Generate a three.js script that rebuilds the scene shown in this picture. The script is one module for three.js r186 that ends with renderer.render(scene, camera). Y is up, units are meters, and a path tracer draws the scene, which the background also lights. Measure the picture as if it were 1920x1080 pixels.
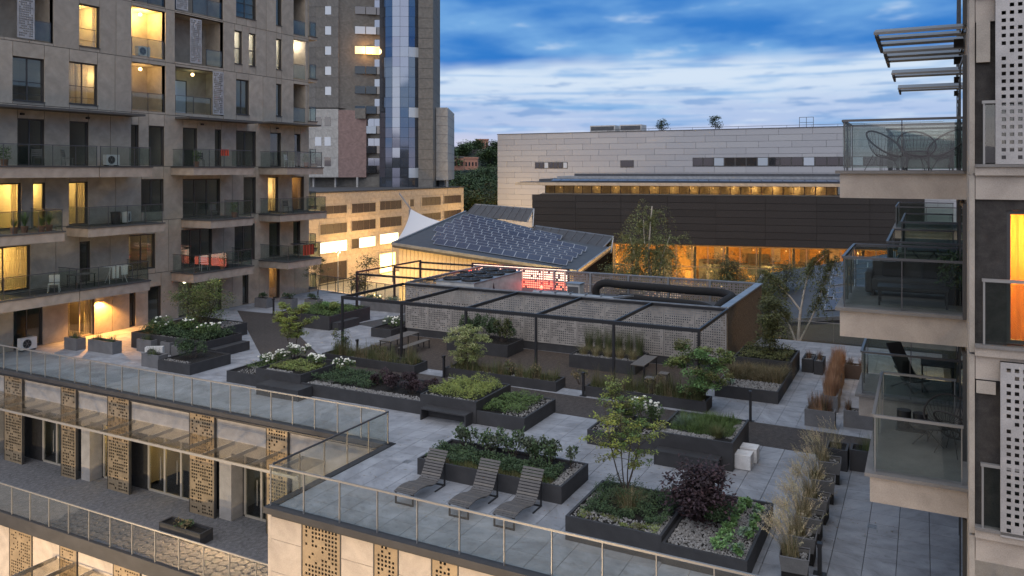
import * as THREE from 'three';
import { mergeGeometries } from 'three/addons/utils/BufferGeometryUtils.js';
import { ImprovedNoise } from 'three/addons/math/ImprovedNoise.js';
import { RoundedBoxGeometry } from 'three/addons/geometries/RoundedBoxGeometry.js';

// ---------------------------------------------------------------- camera, sky, sun, exposure
const scene = new THREE.Scene();
const camera = new THREE.PerspectiveCamera(54.17, 1920 / 1524, 0.1, 3000);
camera.setViewOffset(1920, 1524, 0, 444, 1920, 1080);
camera.position.set(0, 9.5, 0);
camera.rotation.y = 0.477;
const renderer = new THREE.WebGLRenderer();
renderer.toneMapping = THREE.LinearToneMapping;
renderer.toneMappingExposure = 1.55;
renderer.shadowMap.enabled = true;

const noise = new ImprovedNoise();
function fbm(x, y, z, oct) { let a = 0.5, s = 0; for (let i = 0; i < oct; i++) { s += a * noise.noise(x, y, z); x *= 2.03; y *= 2.03; z *= 2.03; a *= 0.5; } return s; }
const sstep = (a, b, x) => { const t = Math.min(1, Math.max(0, (x - a) / (b - a))); return t * t * (3 - 2 * t); };
const mixc = (a, b, t) => [a[0] + (b[0] - a[0]) * t, a[1] + (b[1] - a[1]) * t, a[2] + (b[2] - a[2]) * t];
const srgb = (r, g, b) => [r, g, b].map(v => { v /= 255; return v <= 0.04045 ? v / 12.92 : ((v + 0.055) / 1.055) ** 2.4; });
{
  const W = 4096, Hh = 2048, data = new Float32Array(W * Hh * 4);
  const deep = srgb(50, 121, 200), mid = srgb(120, 172, 224), veil = srgb(190, 206, 226), wisp = srgb(196, 214, 236);
  const pale = srgb(208, 224, 242), paleBlue = srgb(122, 172, 224), low = srgb(176, 196, 230), pink = srgb(220, 208, 222), streakB = srgb(104, 150, 206);
  for (let j = 0; j < Hh; j++) {
    const v = (j + 0.5) / Hh, el = (v - 0.5) * Math.PI, e = el * 180 / Math.PI, cy = Math.cos(el), sy = Math.sin(el);
    const step = e > 30 ? 4 : e < -0.3 ? 64 : 1;
    for (let i = 0; i < W; i += step) {
      let col;
      if (e < -0.3) col = [0.07, 0.065, 0.06];
      else {
        const az = ((i + 0.5) / W - 0.5) * 2 * Math.PI, dx = Math.cos(az) * cy, dz = Math.sin(az) * cy;
        const k = 1 / (sy + 0.09), px = dx * k, pz = dz * k;                      // a flat cloud layer seen in perspective
        const edge = e + 2.0 * fbm(dx * 4.2 + 3, dz * 4.2, e * 0.10, 4) + 0.4 * fbm(px * 3, pz * 3, 7, 3);
        const deck = sstep(6.9, 8.3, edge);
        const f1 = fbm(px * 0.9, pz * 0.9, 1.7, 6), f2 = fbm(px * 2.3 + 9, pz * 2.3, 4.1, 5);
        let top = mixc(deep, mid, sstep(-0.36, 0.34, f1 + 0.45 * f2));
        top = mixc(top, wisp, 0.75 * sstep(0.16, 0.46, f2 + 0.30 * f1));
        const s1 = fbm(dx * 7, dz * 7, e * 1.15, 5), s2 = fbm(dx * 14 + 5, dz * 14, e * 2.1, 5);
        let bot = mixc(low, pale, sstep(3.6, 6.4, e + 1.6 * s1));
        bot = mixc(bot, paleBlue, 0.75 * sstep(0.02, 0.40, s1));
        bot = mixc(bot, streakB, 0.6 * sstep(0.1, 0.36, s2 - 0.10 * Math.abs(e - 4.6) + 0.12));
        const s3 = fbm(dx * 5 + 11, dz * 5, e * 2.7, 5);
        bot = mixc(bot, pale, 0.55 * sstep(0.16, 0.38, -s2 + 0.02));
        bot = mixc(bot, paleBlue, 0.5 * sstep(0.0, 0.3, s3)); bot = mixc(bot, streakB, 0.3 * sstep(0.22, 0.42, s3));
        bot = mixc(pink, bot, sstep(0.2, 3.6, e + 1.4 * s1));
        col = mixc(bot, top, deck);
        if (e > 25) { const t = sstep(13, 40, e); col = mixc(col, mixc(mid, veil, 0.75), 0.85 * t); }
      }
      for (let q = i; q < Math.min(W, i + step); q++) { const o = (j * W + q) * 4, E = 1 / 1.49; col = [col[0], col[1], col[2]]; data[o] = col[0] * E; data[o + 1] = col[1] * E; data[o + 2] = col[2] * E; data[o + 3] = 1; }
    }
  }
  const sky = new THREE.DataTexture(data, W, Hh, THREE.RGBAFormat, THREE.FloatType);
  sky.mapping = THREE.EquirectangularReflectionMapping; sky.magFilter = THREE.LinearFilter; sky.minFilter = THREE.LinearFilter; sky.needsUpdate = true;
  scene.background = sky; scene.environment = sky;
  scene.backgroundIntensity = 1; scene.environmentIntensity = 1;
}
const sun = new THREE.DirectionalLight(0xffefe2, 1.5);
sun.position.set(-9, 40, 8); sun.target.position.set(-18, 0, -30);
sun.castShadow = true; sun.shadow.radius = 170;
sun.shadow.camera.left = -90; sun.shadow.camera.right = 90; sun.shadow.camera.top = 90; sun.shadow.camera.bottom = -90; sun.shadow.camera.far = 300;
scene.add(sun, sun.target);

// ---------------------------------------------------------------- helpers
let seed = 1234567;
const rnd = () => { seed |= 0; seed = seed + 0x6D2B79F5 | 0; let t = Math.imul(seed ^ seed >>> 15, 1 | seed); t = t + Math.imul(t ^ t >>> 7, 61 | t) ^ t; return ((t ^ t >>> 14) >>> 0) / 4294967296; };
const rr = (a, b) => a + (b - a) * rnd();
const pick = a => a[Math.floor(rnd() * a.length)];
const taken = new Map();
function numbered(n) { const k = taken.get(n) ?? 0; taken.set(n, k + 1); return k ? `${n}_${String(k).padStart(3, '0')}` : n; }
const bx = (x0, x1, y0, y1, z0, z1) => { const g = new THREE.BoxGeometry(Math.abs(x1 - x0), Math.abs(y1 - y0), Math.abs(z1 - z0)); g.translate((x0 + x1) / 2, (y0 + y1) / 2, (z0 + z1) / 2); return g; };
function uvm(g) {                                                       // uv in metres from the dominant normal
  const p = g.attributes.position, n = g.attributes.normal, uv = new Float32Array(p.count * 2);
  for (let i = 0; i < p.count; i++) {
    const ax = Math.abs(n.getX(i)), ay = Math.abs(n.getY(i)), az = Math.abs(n.getZ(i));
    if (ay >= ax && ay >= az) { uv[2 * i] = p.getX(i); uv[2 * i + 1] = p.getZ(i); }
    else if (ax >= az) { uv[2 * i] = p.getZ(i); uv[2 * i + 1] = p.getY(i); }
    else { uv[2 * i] = p.getX(i); uv[2 * i + 1] = p.getY(i); }
  }
  g.setAttribute('uv', new THREE.BufferAttribute(uv, 2)); return g;
}
function merge(list) {
  if (list.length === 1) return list[0];
  return mergeGeometries(list.map(g => { const q = g.index ? g.toNonIndexed() : g; for (const k of Object.keys(q.attributes)) if (!['position', 'normal', 'uv'].includes(k)) q.deleteAttribute(k); if (!q.attributes.uv) q.setAttribute('uv', new THREE.BufferAttribute(new Float32Array(q.attributes.position.count * 2), 2)); return q; }));
}
function mesh(name, geo, mat, parent) {
  const m = new THREE.Mesh(geo, mat); m.name = parent ? name : numbered(name); m.castShadow = m.receiveShadow = true; (parent ?? scene).add(m); return m;
}
function part(name, geos, mat, parent) { const g = Array.isArray(geos) ? merge(geos) : geos; if (!g.userData.own) uvm(g); return mesh(name, g, mat, parent); }
function tag(o, label, category, group, kind) { if (label) o.userData.label = label; if (category) o.userData.category = category; if (group) o.userData.group = group; if (kind) o.userData.kind = kind; return o; }
function thing(name, label, category, pos = [0, 0, 0], turn = 0, group) { const o = new THREE.Group(); o.name = numbered(name); o.position.set(...pos); o.rotation.y = turn; scene.add(o); return tag(o, label, category, group); }
function sub(name, parent) { const o = new THREE.Group(); o.name = name; parent.add(o); return o; }
function struct(name, geos, mat) { const m = part(name, geos, mat); m.userData.kind = 'structure'; return m; }
function tube(pts, r, seg = 12, rad = 6) { return new THREE.TubeGeometry(new THREE.CatmullRomCurve3(pts.map(p => new THREE.Vector3(...p))), seg, r, rad, false); }
function cyl(x, y0, y1, z, r0, r1 = r0, n = 12) { const g = new THREE.CylinderGeometry(r1, r0, y1 - y0, n); g.translate(x, (y0 + y1) / 2, z); return g; }
function bar(a, b, t, t2 = t) {                                           // square bar between two points
  const A = new THREE.Vector3(...a), Bv = new THREE.Vector3(...b), l = A.distanceTo(Bv), g = new THREE.BoxGeometry(t, t2, l);
  const m = new THREE.Matrix4().lookAt(A, Bv, Math.abs(A.x - Bv.x) + Math.abs(A.z - Bv.z) < 1e-3 ? new THREE.Vector3(1, 0, 0) : new THREE.Vector3(0, 1, 0)); m.setPosition(A.add(Bv).multiplyScalar(0.5)); g.applyMatrix4(m); return g;
}
function quad(a, b, c, d) {
  const g = new THREE.BufferGeometry(); g.setAttribute('position', new THREE.BufferAttribute(new Float32Array([...a, ...b, ...c, ...a, ...c, ...d]), 3)); g.computeVertexNormals();
  g.setAttribute('uv', new THREE.BufferAttribute(new Float32Array(12), 2)); return g;
}
function prism(poly, y0, y1) {                                            // poly [[x,z]...]
  const s = new THREE.Shape(poly.map(p => new THREE.Vector2(p[0], -p[1]))); const g = new THREE.ExtrudeGeometry(s, { depth: y1 - y0, bevelEnabled: false }); g.rotateX(-Math.PI / 2); g.translate(0, y0, 0); return g;
}
// ---------------------------------------------------------------- textures and materials
function grainTex(size, metres, f, bytesSrgb = true) {
  const d = new Uint8Array(size * size * 4);
  for (let j = 0; j < size; j++) for (let i = 0; i < size; i++) {
    const a = i / size * Math.PI * 2, b = j / size * Math.PI * 2;
    const v = Math.min(1, Math.max(0, f(Math.cos(a), Math.sin(a), Math.cos(b), Math.sin(b), i, j))) * 255, o = (j * size + i) * 4;
    d[o] = d[o + 1] = d[o + 2] = v; d[o + 3] = 255;
  }
  const t = new THREE.DataTexture(d, size, size); t.wrapS = t.wrapT = THREE.RepeatWrapping; t.magFilter = THREE.LinearFilter; t.minFilter = THREE.LinearMipmapLinearFilter; t.generateMipmaps = true;
  if (bytesSrgb) t.colorSpace = THREE.SRGBColorSpace; t.repeat.set(1 / metres, 1 / metres); t.needsUpdate = true; return t;
}
const tri = (a, b, c, d, s, o) => fbm(a * s + c * s * 0.7 + o, b * s + d * s * 0.6, c * s - d * s * 0.8 + o, 5);
const plasterT = grainTex(512, 3.1, (a, b, c, d) => 0.91 + 0.15 * tri(a, b, c, d, 1.1, 3) + 0.14 * (rnd() - 0.5));
const stainT = grainTex(512, 5.3, (a, b, c, d) => 0.90 + 0.20 * tri(a, b, c, d, 1.6, 9) + 0.10 * (rnd() - 0.5));
const paveT = grainTex(1024, 7.7, (a, b, c, d) => { const q = tri(a, b, c, d, 2.2, 4), w = tri(a, b, c, d, 5.5, 7); return 0.90 + 0.22 * q - (w > 0.1 ? 0.28 * Math.min(0.35, w - 0.1) : 0) + 0.10 * (rnd() - 0.5); });
const specT = grainTex(512, 1.3, (a, b, c, d) => { const n = rnd(); return 0.68 + 0.25 * tri(a, b, c, d, 1.4, 5) + (n > 0.8 ? 0.3 * rnd() : -0.22 * rnd()); });
const bumpT = grainTex(512, 0.9, () => rnd(), false);
const woodT = grainTex(512, 1.0, (a, b, c, d, i, j) => 0.82 + 0.25 * noise.noise(j * 0.33, Math.sin(i / 512 * 6.283) * 1.4, 2) + 0.1 * (rnd() - 0.5));
const M = (r, g, b, o = {}) => { const m = new THREE.MeshStandardMaterial({ roughness: 0.85, ...o }); m.color.setRGB(r, g, b); return m; };
const plast = (r, g, b, o = {}) => M(r, g, b, { map: plasterT, bumpMap: bumpT, bumpScale: 0.002, ...o });
const m = {
  terraceBase: M(0.05, 0.05, 0.05), path: M(0.15, 0.126, 0.112, { map: specT, bumpMap: bumpT, bumpScale: 0.004 }), pathGrey: M(0.15, 0.148, 0.145, { map: specT }), lowerDeck: M(0.32, 0.33, 0.36, { map: specT }),
  brownFloor: M(0.17, 0.128, 0.10, { map: specT, bumpMap: bumpT, bumpScale: 0.004 }),
  planter: M(0.044, 0.044, 0.047, { map: stainT, roughness: 0.7, bumpMap: bumpT, bumpScale: 0.001 }), planterGrey: M(0.17, 0.17, 0.175, { map: stainT, roughness: 0.75, bumpMap: bumpT, bumpScale: 0.001 }),
  corten: M(0.13, 0.085, 0.06, { map: stainT }), soil: M(0.03, 0.024, 0.018, { map: specT, bumpMap: bumpT, bumpScale: 0.02 }), gravel: M(0.66, 0.65, 0.63, { map: specT }),
  black: M(0.016, 0.016, 0.018, { roughness: 0.5 }), blackMetal: M(0.03, 0.03, 0.033, { roughness: 0.45, metalness: 0.4 }), grey: M(0.22, 0.22, 0.22, { roughness: 0.5 }), railMetal: M(0.26, 0.255, 0.245, { roughness: 0.5, metalness: 0.45 }), darkRail: M(0.10, 0.10, 0.105, { roughness: 0.4, metalness: 0.6 }),
  cream: plast(0.50, 0.435, 0.365), creamGrey: plast(0.385, 0.365, 0.34), creamFar: plast(0.56, 0.46, 0.33), brown: [plast(0.385, 0.342, 0.28), plast(0.36, 0.32, 0.264), plast(0.41, 0.362, 0.297), plast(0.375, 0.335, 0.278)], brownWall: M(0.05, 0.045, 0.04),
  slabEdge: plast(0.38, 0.325, 0.27), slabCap: M(0.06, 0.06, 0.06), rightSlab: plast(0.42, 0.37, 0.32), rightCap: plast(0.21, 0.20, 0.19), darkPlaster: M(0.105, 0.095, 0.088, { map: specT, bumpMap: bumpT, bumpScale: 0.006 }), rightTrim: plast(0.40, 0.36, 0.31),
  bronze: M(0.36, 0.275, 0.175, { roughness: 0.5, metalness: 0.25, map: stainT }), perfGrey: M(0.45, 0.435, 0.425, { roughness: 0.55, metalness: 0.2, map: stainT }), screen: M(0.40, 0.375, 0.345, { roughness: 0.55, metalness: 0.2, map: stainT }),
  brick: M(0.46, 0.345, 0.225, { map: specT, bumpMap: bumpT, bumpScale: 0.008 }), roofGrey: M(0.10, 0.105, 0.115, { map: stainT }), unitWhite: M(0.55, 0.55, 0.53, { roughness: 0.5, map: stainT }), galv: M(0.34, 0.36, 0.38, { roughness: 0.4, metalness: 0.6, map: stainT }),
  frame: M(0.05, 0.048, 0.046, { roughness: 0.5 }), frameLight: M(0.33, 0.30, 0.25, { roughness: 0.5 }), room: M(0.42, 0.38, 0.33), roomDark: M(0.16, 0.15, 0.14), curtain: new THREE.MeshPhysicalMaterial({ color: new THREE.Color().setRGB(0.72, 0.62, 0.46), roughness: 1, transmission: 0.45, thickness: 0, side: THREE.DoubleSide }), curtainOrange: new THREE.MeshPhysicalMaterial({ color: new THREE.Color().setRGB(0.75, 0.33, 0.10), roughness: 1, transmission: 0.5, thickness: 0, side: THREE.DoubleSide }),
  wood: M(0.155, 0.145, 0.138, { map: woodT, roughness: 0.7 }), woodLight: M(0.21, 0.19, 0.17, { map: woodT, roughness: 0.7 }), whiteCube: plast(0.80, 0.80, 0.79),
  white: [M(0.345, 0.355, 0.375, { roughness: 0.6 }), M(0.33, 0.34, 0.36, { roughness: 0.6 }), M(0.36, 0.37, 0.385, { roughness: 0.6 })], whiteGap: M(0.16, 0.16, 0.16), darkClad: [0.07, 0.062, 0.056].map(v => M(v, v * 0.94, v * 0.91, { map: specT })), darkWall: M(0.062, 0.058, 0.056, { map: specT }), roofSlate: M(0.062, 0.066, 0.075, { map: stainT, roughness: 0.6 }),
  solar: M(0.035, 0.042, 0.075, { roughness: 0.22 }), solarRim: M(0.40, 0.41, 0.43, { roughness: 0.4, metalness: 0.5 }), tent: M(0.70, 0.66, 0.63, { side: THREE.DoubleSide }),
  towerGrey: M(0.17, 0.165, 0.15, { map: stainT }), towerDark: M(0.06, 0.062, 0.064, { map: stainT }), towerWhite: M(0.42, 0.42, 0.40, { map: stainT }), towerPink: M(0.30, 0.21, 0.19, { map: stainT }), sill: M(0.5, 0.5, 0.5),
  trunk: M(0.07, 0.055, 0.045, { bumpMap: bumpT, bumpScale: 0.01 }), birch: M(0.66, 0.60, 0.52, { map: stainT }), leaf: M(1, 1, 1, { vertexColors: true, side: THREE.DoubleSide, roughness: 0.75 }), petal: M(0.72, 0.72, 0.64, { side: THREE.DoubleSide }),
  street: M(0.42, 0.36, 0.29, { map: stainT }), cobble: [M(0.30, 0.25, 0.2, { map: specT }), M(0.44, 0.37, 0.3, { map: specT }), M(0.26, 0.22, 0.18, { map: specT })], lawn: M(0.055, 0.062, 0.022, { map: specT, bumpMap: bumpT, bumpScale: 0.03 }), asphalt: M(0.055, 0.055, 0.058, { map: specT }),
  acWhite: M(0.55, 0.54, 0.52, { roughness: 0.45 }), terracotta: M(0.22, 0.11, 0.07), rattan: M(0.04, 0.036, 0.033), hillBrick: M(0.34, 0.17, 0.12), hillWhite: M(0.55, 0.53, 0.52), hillDark: M(0.09, 0.085, 0.085), fabricRed: M(0.5, 0.06, 0.03), fabricWhite: M(0.6, 0.6, 0.58, { side: THREE.DoubleSide }),
};
const glassMat = (r, g, b, o = {}) => { const q = new THREE.MeshPhysicalMaterial({ transmission: 1, roughness: 0.02, thickness: 0, ior: 1.6, ...o }); q.color.setRGB(r, g, b); return q; };
const glass = glassMat(0.80, 0.84, 0.83), railGlass = glassMat(0.90, 0.92, 0.90, { ior: 1.62 }), smokeGlass = glassMat(0.82, 0.86, 0.84, { ior: 1.5 }), coatedGlass = glassMat(0.88, 0.9, 0.88, { ior: 2.2 }), canopyGlass = glassMat(0.80, 0.78, 0.73, { ior: 1.6, roughness: 0.12 });
const mirrorGlass = new THREE.MeshStandardMaterial({ roughness: 0.05, metalness: 0.85 }); mirrorGlass.color.setRGB(0.18, 0.21, 0.26);
const blindGlass = new THREE.MeshPhysicalMaterial({ roughness: 0.1, clearcoat: 1 }); blindGlass.color.setRGB(0.40, 0.46, 0.52);
const darkGlass = new THREE.MeshPhysicalMaterial({ roughness: 0.06, clearcoat: 1, ior: 1.6 }); darkGlass.color.setRGB(0.02, 0.022, 0.026);
const glow = (r, g, b, k = 1) => { const q = new THREE.MeshStandardMaterial({ roughness: 0.6 }); q.color.setRGB(0.6, 0.55, 0.45); q.emissive.setRGB(r, g, b); q.emissiveIntensity = k; return q; };
const lampGlow = glow(1, 0.68, 0.3, 4), lampGlowW = glow(1, 0.86, 0.66, 5), lampGlowO = glow(1, 0.5, 0.14, 5), hallGlow = glow(1, 0.5, 0.14, 0.9), lampGlowR = glow(1, 0.06, 0.03, 5);
const SODIUM = new THREE.Color().setRGB(1, 0.72, 0.42), WARM = new THREE.Color().setRGB(1, 0.60, 0.22), YEL = new THREE.Color().setRGB(1, 0.60, 0.17), ORG = new THREE.Color().setRGB(1, 0.46, 0.12), NEU = new THREE.Color().setRGB(1, 0.88, 0.7), RED = new THREE.Color().setRGB(1, 0.05, 0.03);
function pointLight(parent, x, y, z, color, cd, radius = 4) { const l = new THREE.PointLight(color, cd, 0, 2); l.position.set(x, y, z); l.castShadow = true; l.shadow.radius = radius; parent.add(l); return l; }
const bulbG = new THREE.SphereGeometry(0.11, 12, 8);
function bulb(name, parent, x, y, z, color, cd, mat = lampGlow) { const b = mesh(name, bulbG, mat, parent); b.position.set(x, y, z); pointLight(parent, x, y, z, color, cd); return b; }
// ---------------------------------------------------------------- building kit
function perf(w, h, nx, ny, hole, keep, margin = 0.08, t = 0.02) {         // a sheet with real square holes; keep(i,j) says where
  const P = [], N = [], q = (a, b, c, d, n) => { P.push(...a, ...b, ...c, ...a, ...c, ...d); for (let k = 0; k < 6; k++) N.push(...n); };
  const cw = (w - 2 * margin) / nx, ch = (h - 2 * margin) / ny, s = hole / 2;
  const face = (x0, x1, y0, y1) => { q([x0, y0, t], [x1, y0, t], [x1, y1, t], [x0, y1, t], [0, 0, 1]); q([x0, y0, 0], [x0, y1, 0], [x1, y1, 0], [x1, y0, 0], [0, 0, -1]); };
  face(0, w, 0, margin); face(0, w, h - margin, h); face(0, margin, margin, h - margin); face(w - margin, w, margin, h - margin);
  for (let j = 0; j < ny; j++) {
    let run = -1;
    for (let i = 0; i <= nx; i++) {
      const has = i < nx && keep(i, j);
      if ((has || i === nx) && run >= 0) { face(margin + run * cw, margin + i * cw, margin + j * ch, margin + (j + 1) * ch); run = -1; }
      if (i === nx) break;
      if (!has) { if (run < 0) run = i; continue; }
      const x0 = margin + i * cw, x1 = x0 + cw, y0 = margin + j * ch, y1 = y0 + ch, cx = (x0 + x1) / 2, cy = (y0 + y1) / 2, a = cx - s, b = cx + s, c = cy - s, d = cy + s;
      face(x0, x1, y0, c); face(x0, x1, d, y1); face(x0, a, c, d); face(b, x1, c, d);
      q([a, c, 0], [b, c, 0], [b, c, t], [a, c, t], [0, 1, 0]); q([a, d, t], [b, d, t], [b, d, 0], [a, d, 0], [0, -1, 0]);
      q([a, c, t], [a, d, t], [a, d, 0], [a, c, 0], [1, 0, 0]); q([b, c, 0], [b, d, 0], [b, d, t], [b, c, t], [-1, 0, 0]);
    }
  }
  q([0, 0, 0], [0, 0, t], [0, h, t], [0, h, 0], [-1, 0, 0]); q([w, 0, t], [w, 0, 0], [w, h, 0], [w, h, t], [1, 0, 0]); q([0, h, t], [w, h, t], [w, h, 0], [0, h, 0], [0, 1, 0]); q([0, 0, 0], [w, 0, 0], [w, 0, t], [0, 0, t], [0, -1, 0]);
  const g = new THREE.BufferGeometry(); g.setAttribute('position', new THREE.Float32BufferAttribute(P, 3)); g.setAttribute('normal', new THREE.Float32BufferAttribute(N, 3)); return uvm(g);
}
const blocky = (k, p = 0.82) => { const cell = new Map(); return (i, j) => { const key = Math.floor(i / k) + ',' + Math.floor(j / 3); if (!cell.has(key)) cell.set(key, rnd()); const c = cell.get(key); return rnd() < (c < 0.25 ? p * 0.45 : p); }; };
const boxGeo = new Map();
function boxAt(name, w, h, d, x, y, z, mat, parent, ry = 0) {             // a box mesh that shares its geometry with its likes
  const key = [w, h, d].map(v => v.toFixed(3)).join(); if (!boxGeo.has(key)) boxGeo.set(key, uvm(new THREE.BoxGeometry(w, h, d)));
  const o = mesh(name, boxGeo.get(key), mat, parent); o.position.set(x, y, z); o.rotation.y = ry; return o;
}
function railRun(parent, a, b, y, h, o = {}) {                            // posts, panes, handrail between two plan points
  const { gap = 1.15, metal = m.railMetal, pane = railGlass, low = 0.06, rail = [0.05, 0.045], post = [0.045, 0.02], ends = [1, 1] } = o;
  const dx = b[0] - a[0], dz = b[1] - a[1], L = Math.hypot(dx, dz), n = Math.max(1, Math.round(L / gap)), s = L / n, ry = Math.atan2(-dz, dx), at = t => [a[0] + dx * t / L, a[1] + dz * t / L];
  boxAt('handrail', L, rail[1], rail[0], (a[0] + b[0]) / 2, y + h - rail[1] / 2, (a[1] + b[1]) / 2, metal, parent, ry);
  for (let k = 0; k <= n; k++) { if ((k === 0 && !ends[0]) || (k === n && !ends[1])) continue; const p = at(Math.min(L - 0.03, Math.max(0.03, k * s))); boxAt('post', post[1], h - rail[1], post[0], p[0], y + (h - rail[1]) / 2, p[1], metal, parent, ry); }
  for (let k = 0; k < n; k++) { const p = at((k + 0.5) * s); boxAt('glass_panel', s - 0.035, h - rail[1] - low - 0.02, 0.012, p[0], y + low + (h - rail[1] - low - 0.02) / 2, p[1], pane, parent, ry); }
}
function balcony(parent, x0, x1, z0, z1, y, sides, o = {}) {              // slab with fascia, dark cap, railing on the given sides
  const b = sub('balcony', parent), { th = 0.55, slab = m.slabEdge, cap = m.slabCap, h = 1.12, over = 0.05 } = o;
  part('slab', bx(x0, x1, y - th, y - 0.09, z0, z1), slab, b);
  part('slab_cap', bx(x0 - over, x1 + over, y - 0.088, y - 0.02, z0 + (sides.includes('z0') ? -over : 0.003), z1 + (sides.includes('z1') ? over : -0.003)), cap, b);
  const i = 0.06, X0 = x0 + i, X1 = x1 - i, Z0 = z0 + i, Z1 = z1 - i;
  if (sides.includes('z1')) railRun(b, [X0, Z1], [X1, Z1], y - 0.02, h, o);
  if (sides.includes('z0')) railRun(b, [X0, Z0], [X1, Z0], y - 0.02, h, o);
  if (sides.includes('x0')) railRun(b, [X0, Z0 + 0.03], [X0, Z1 - 0.03], y - 0.02, h, { ...o, ends: [0, 0] });
  if (sides.includes('x1')) railRun(b, [X1, Z0 + 0.03], [X1, Z1 - 0.03], y - 0.02, h, { ...o, ends: [0, 0] });
  return b;
}
function roomBox(u0, u1, v0, v1, w0, w1) {                                // five inner faces, open to the front
  return [quad([u0, v0, w1], [u1, v0, w1], [u1, v1, w1], [u0, v1, w1]), quad([u0, v0, w0], [u0, v0, w1], [u0, v1, w1], [u0, v1, w0]), quad([u1, v0, w1], [u1, v0, w0], [u1, v1, w0], [u1, v1, w1]), quad([u0, v0, w0], [u1, v0, w0], [u1, v0, w1], [u0, v0, w1]), quad([u0, v1, w1], [u1, v1, w1], [u1, v1, w0], [u0, v1, w0])];
}
function curtainGeo(u0, u1, v0, v1, w, fold = 0.12, depth = 0.04) {
  const n = Math.max(8, Math.round((u1 - u0) / fold * 4)), P = [], I = [];
  for (let k = 0; k <= n; k++) { const u = u0 + (u1 - u0) * k / n, z = w + depth * Math.sin(k * 1.57 + 0.5 * Math.sin(k)); P.push(u, v0, z, u, v1, z); if (k < n) I.push(2 * k, 2 * k + 2, 2 * k + 1, 2 * k + 1, 2 * k + 2, 2 * k + 3); }
  const g = new THREE.BufferGeometry(); g.setAttribute('position', new THREE.Float32BufferAttribute(P, 3)); g.setIndex(I); g.computeVertexNormals(); return uvm(g);
}
function windowUnit(parent, o) {                                          // o: u0 u1 v0 v1, split, lit, curtain, rail, frame
  const { u0, u1, v0, v1, split = u1 - u0 > 1.3 ? 1 : 0, lit, curtain = lit && u1 - u0 > 0.9 ? [[0.02, rr(0.14, 0.26)], [rr(0.74, 0.88), 0.98]] : null, w = -0.16, depth = 2.6, fm = m.frame, f = 0.06, transom, pane = glass } = o;
  const g = sub(o.name ?? 'window', parent), fr = [bx(u0, u0 + f, v0, v1, w - 0.07, w), bx(u1 - f, u1, v0, v1, w - 0.07, w), bx(u0 + f, u1 - f, v0, v0 + f, w - 0.07, w), bx(u0 + f, u1 - f, v1 - f, v1, w - 0.07, w)];
  for (let k = 1; k <= split; k++) { const u = u0 + (u1 - u0) * k / (split + 1) + (o.shift ?? 0); fr.push(bx(u - f / 2, u + f / 2, v0 + f, v1 - f, w - 0.068, w - 0.002)); }
  if (transom) fr.push(bx(u0 + f, u1 - f, v0 + transom - 0.03, v0 + transom + 0.03, w - 0.066, w - 0.004));
  part('frame', fr, fm, g);
  for (let k = 0; k <= split; k++) { const a = u0 + (u1 - u0) * k / (split + 1) + (k ? (o.shift ?? 0) : 0), b = u0 + (u1 - u0) * (k + 1) / (split + 1) + (k < split ? (o.shift ?? 0) : 0); part('pane', bx(a + f * 0.6, b - f * 0.6, v0 + f * 0.6, v1 - f * 0.6, w - 0.042, w - 0.030), pane, g); }
  if (o.sill) part('sill', bx(u0 - 0.03, u1 + 0.03, v0 - 0.035, v0 - 0.002, w, 0.06), m.frame, g);
  if (o.guard) part('guard_rail', [bx(u0, u1, v0 + 1.0, v0 + 1.03, w + 0.03, w + 0.06), bx(u0, u1, v0 + 0.35, v0 + 0.37, w + 0.03, w + 0.05)], m.frame, g);
  const e = 0.25;
  part('room', roomBox(u0 - e, u1 + e, v0 - 0.02, v1 + (o.head ?? 0.12), w - 0.09, w - depth), m.room, g);
  if (curtain) for (const [c0, c1] of curtain) part('curtain', curtainGeo(u0 + (u1 - u0) * c0, u0 + (u1 - u0) * c1, v0 + 0.04, v1, w - 0.22), o.cm ?? m.curtain, g);
  if (lit && !o.bare) { const c = u0 + (u1 - u0) * rr(0.1, 0.45), k = rr(0.8, 1.7); part('cabinet', bx(c, c + rr(0.4, 0.8), v0 - 0.01, v0 + k, w - depth + 0.02, w - depth + 0.5), pick([m.wood, m.cream, m.bronze]), g); part('picture', bx(u1 - 0.5, u1 - 0.1, v0 + 1.2, v0 + 1.75, w - depth + 0.01, w - depth + 0.04), pick([m.towerPink, m.hillBrick, m.planterGrey]), g); }
  if (lit) { const [col, cd, mat, pu = 0.5, pv = 0.3, pw = 1.4] = lit; bulb('ceiling_lamp', g, u0 + (u1 - u0) * pu, v1 - pv, w - pw, col, cd, mat); }
  return g;
}
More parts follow.
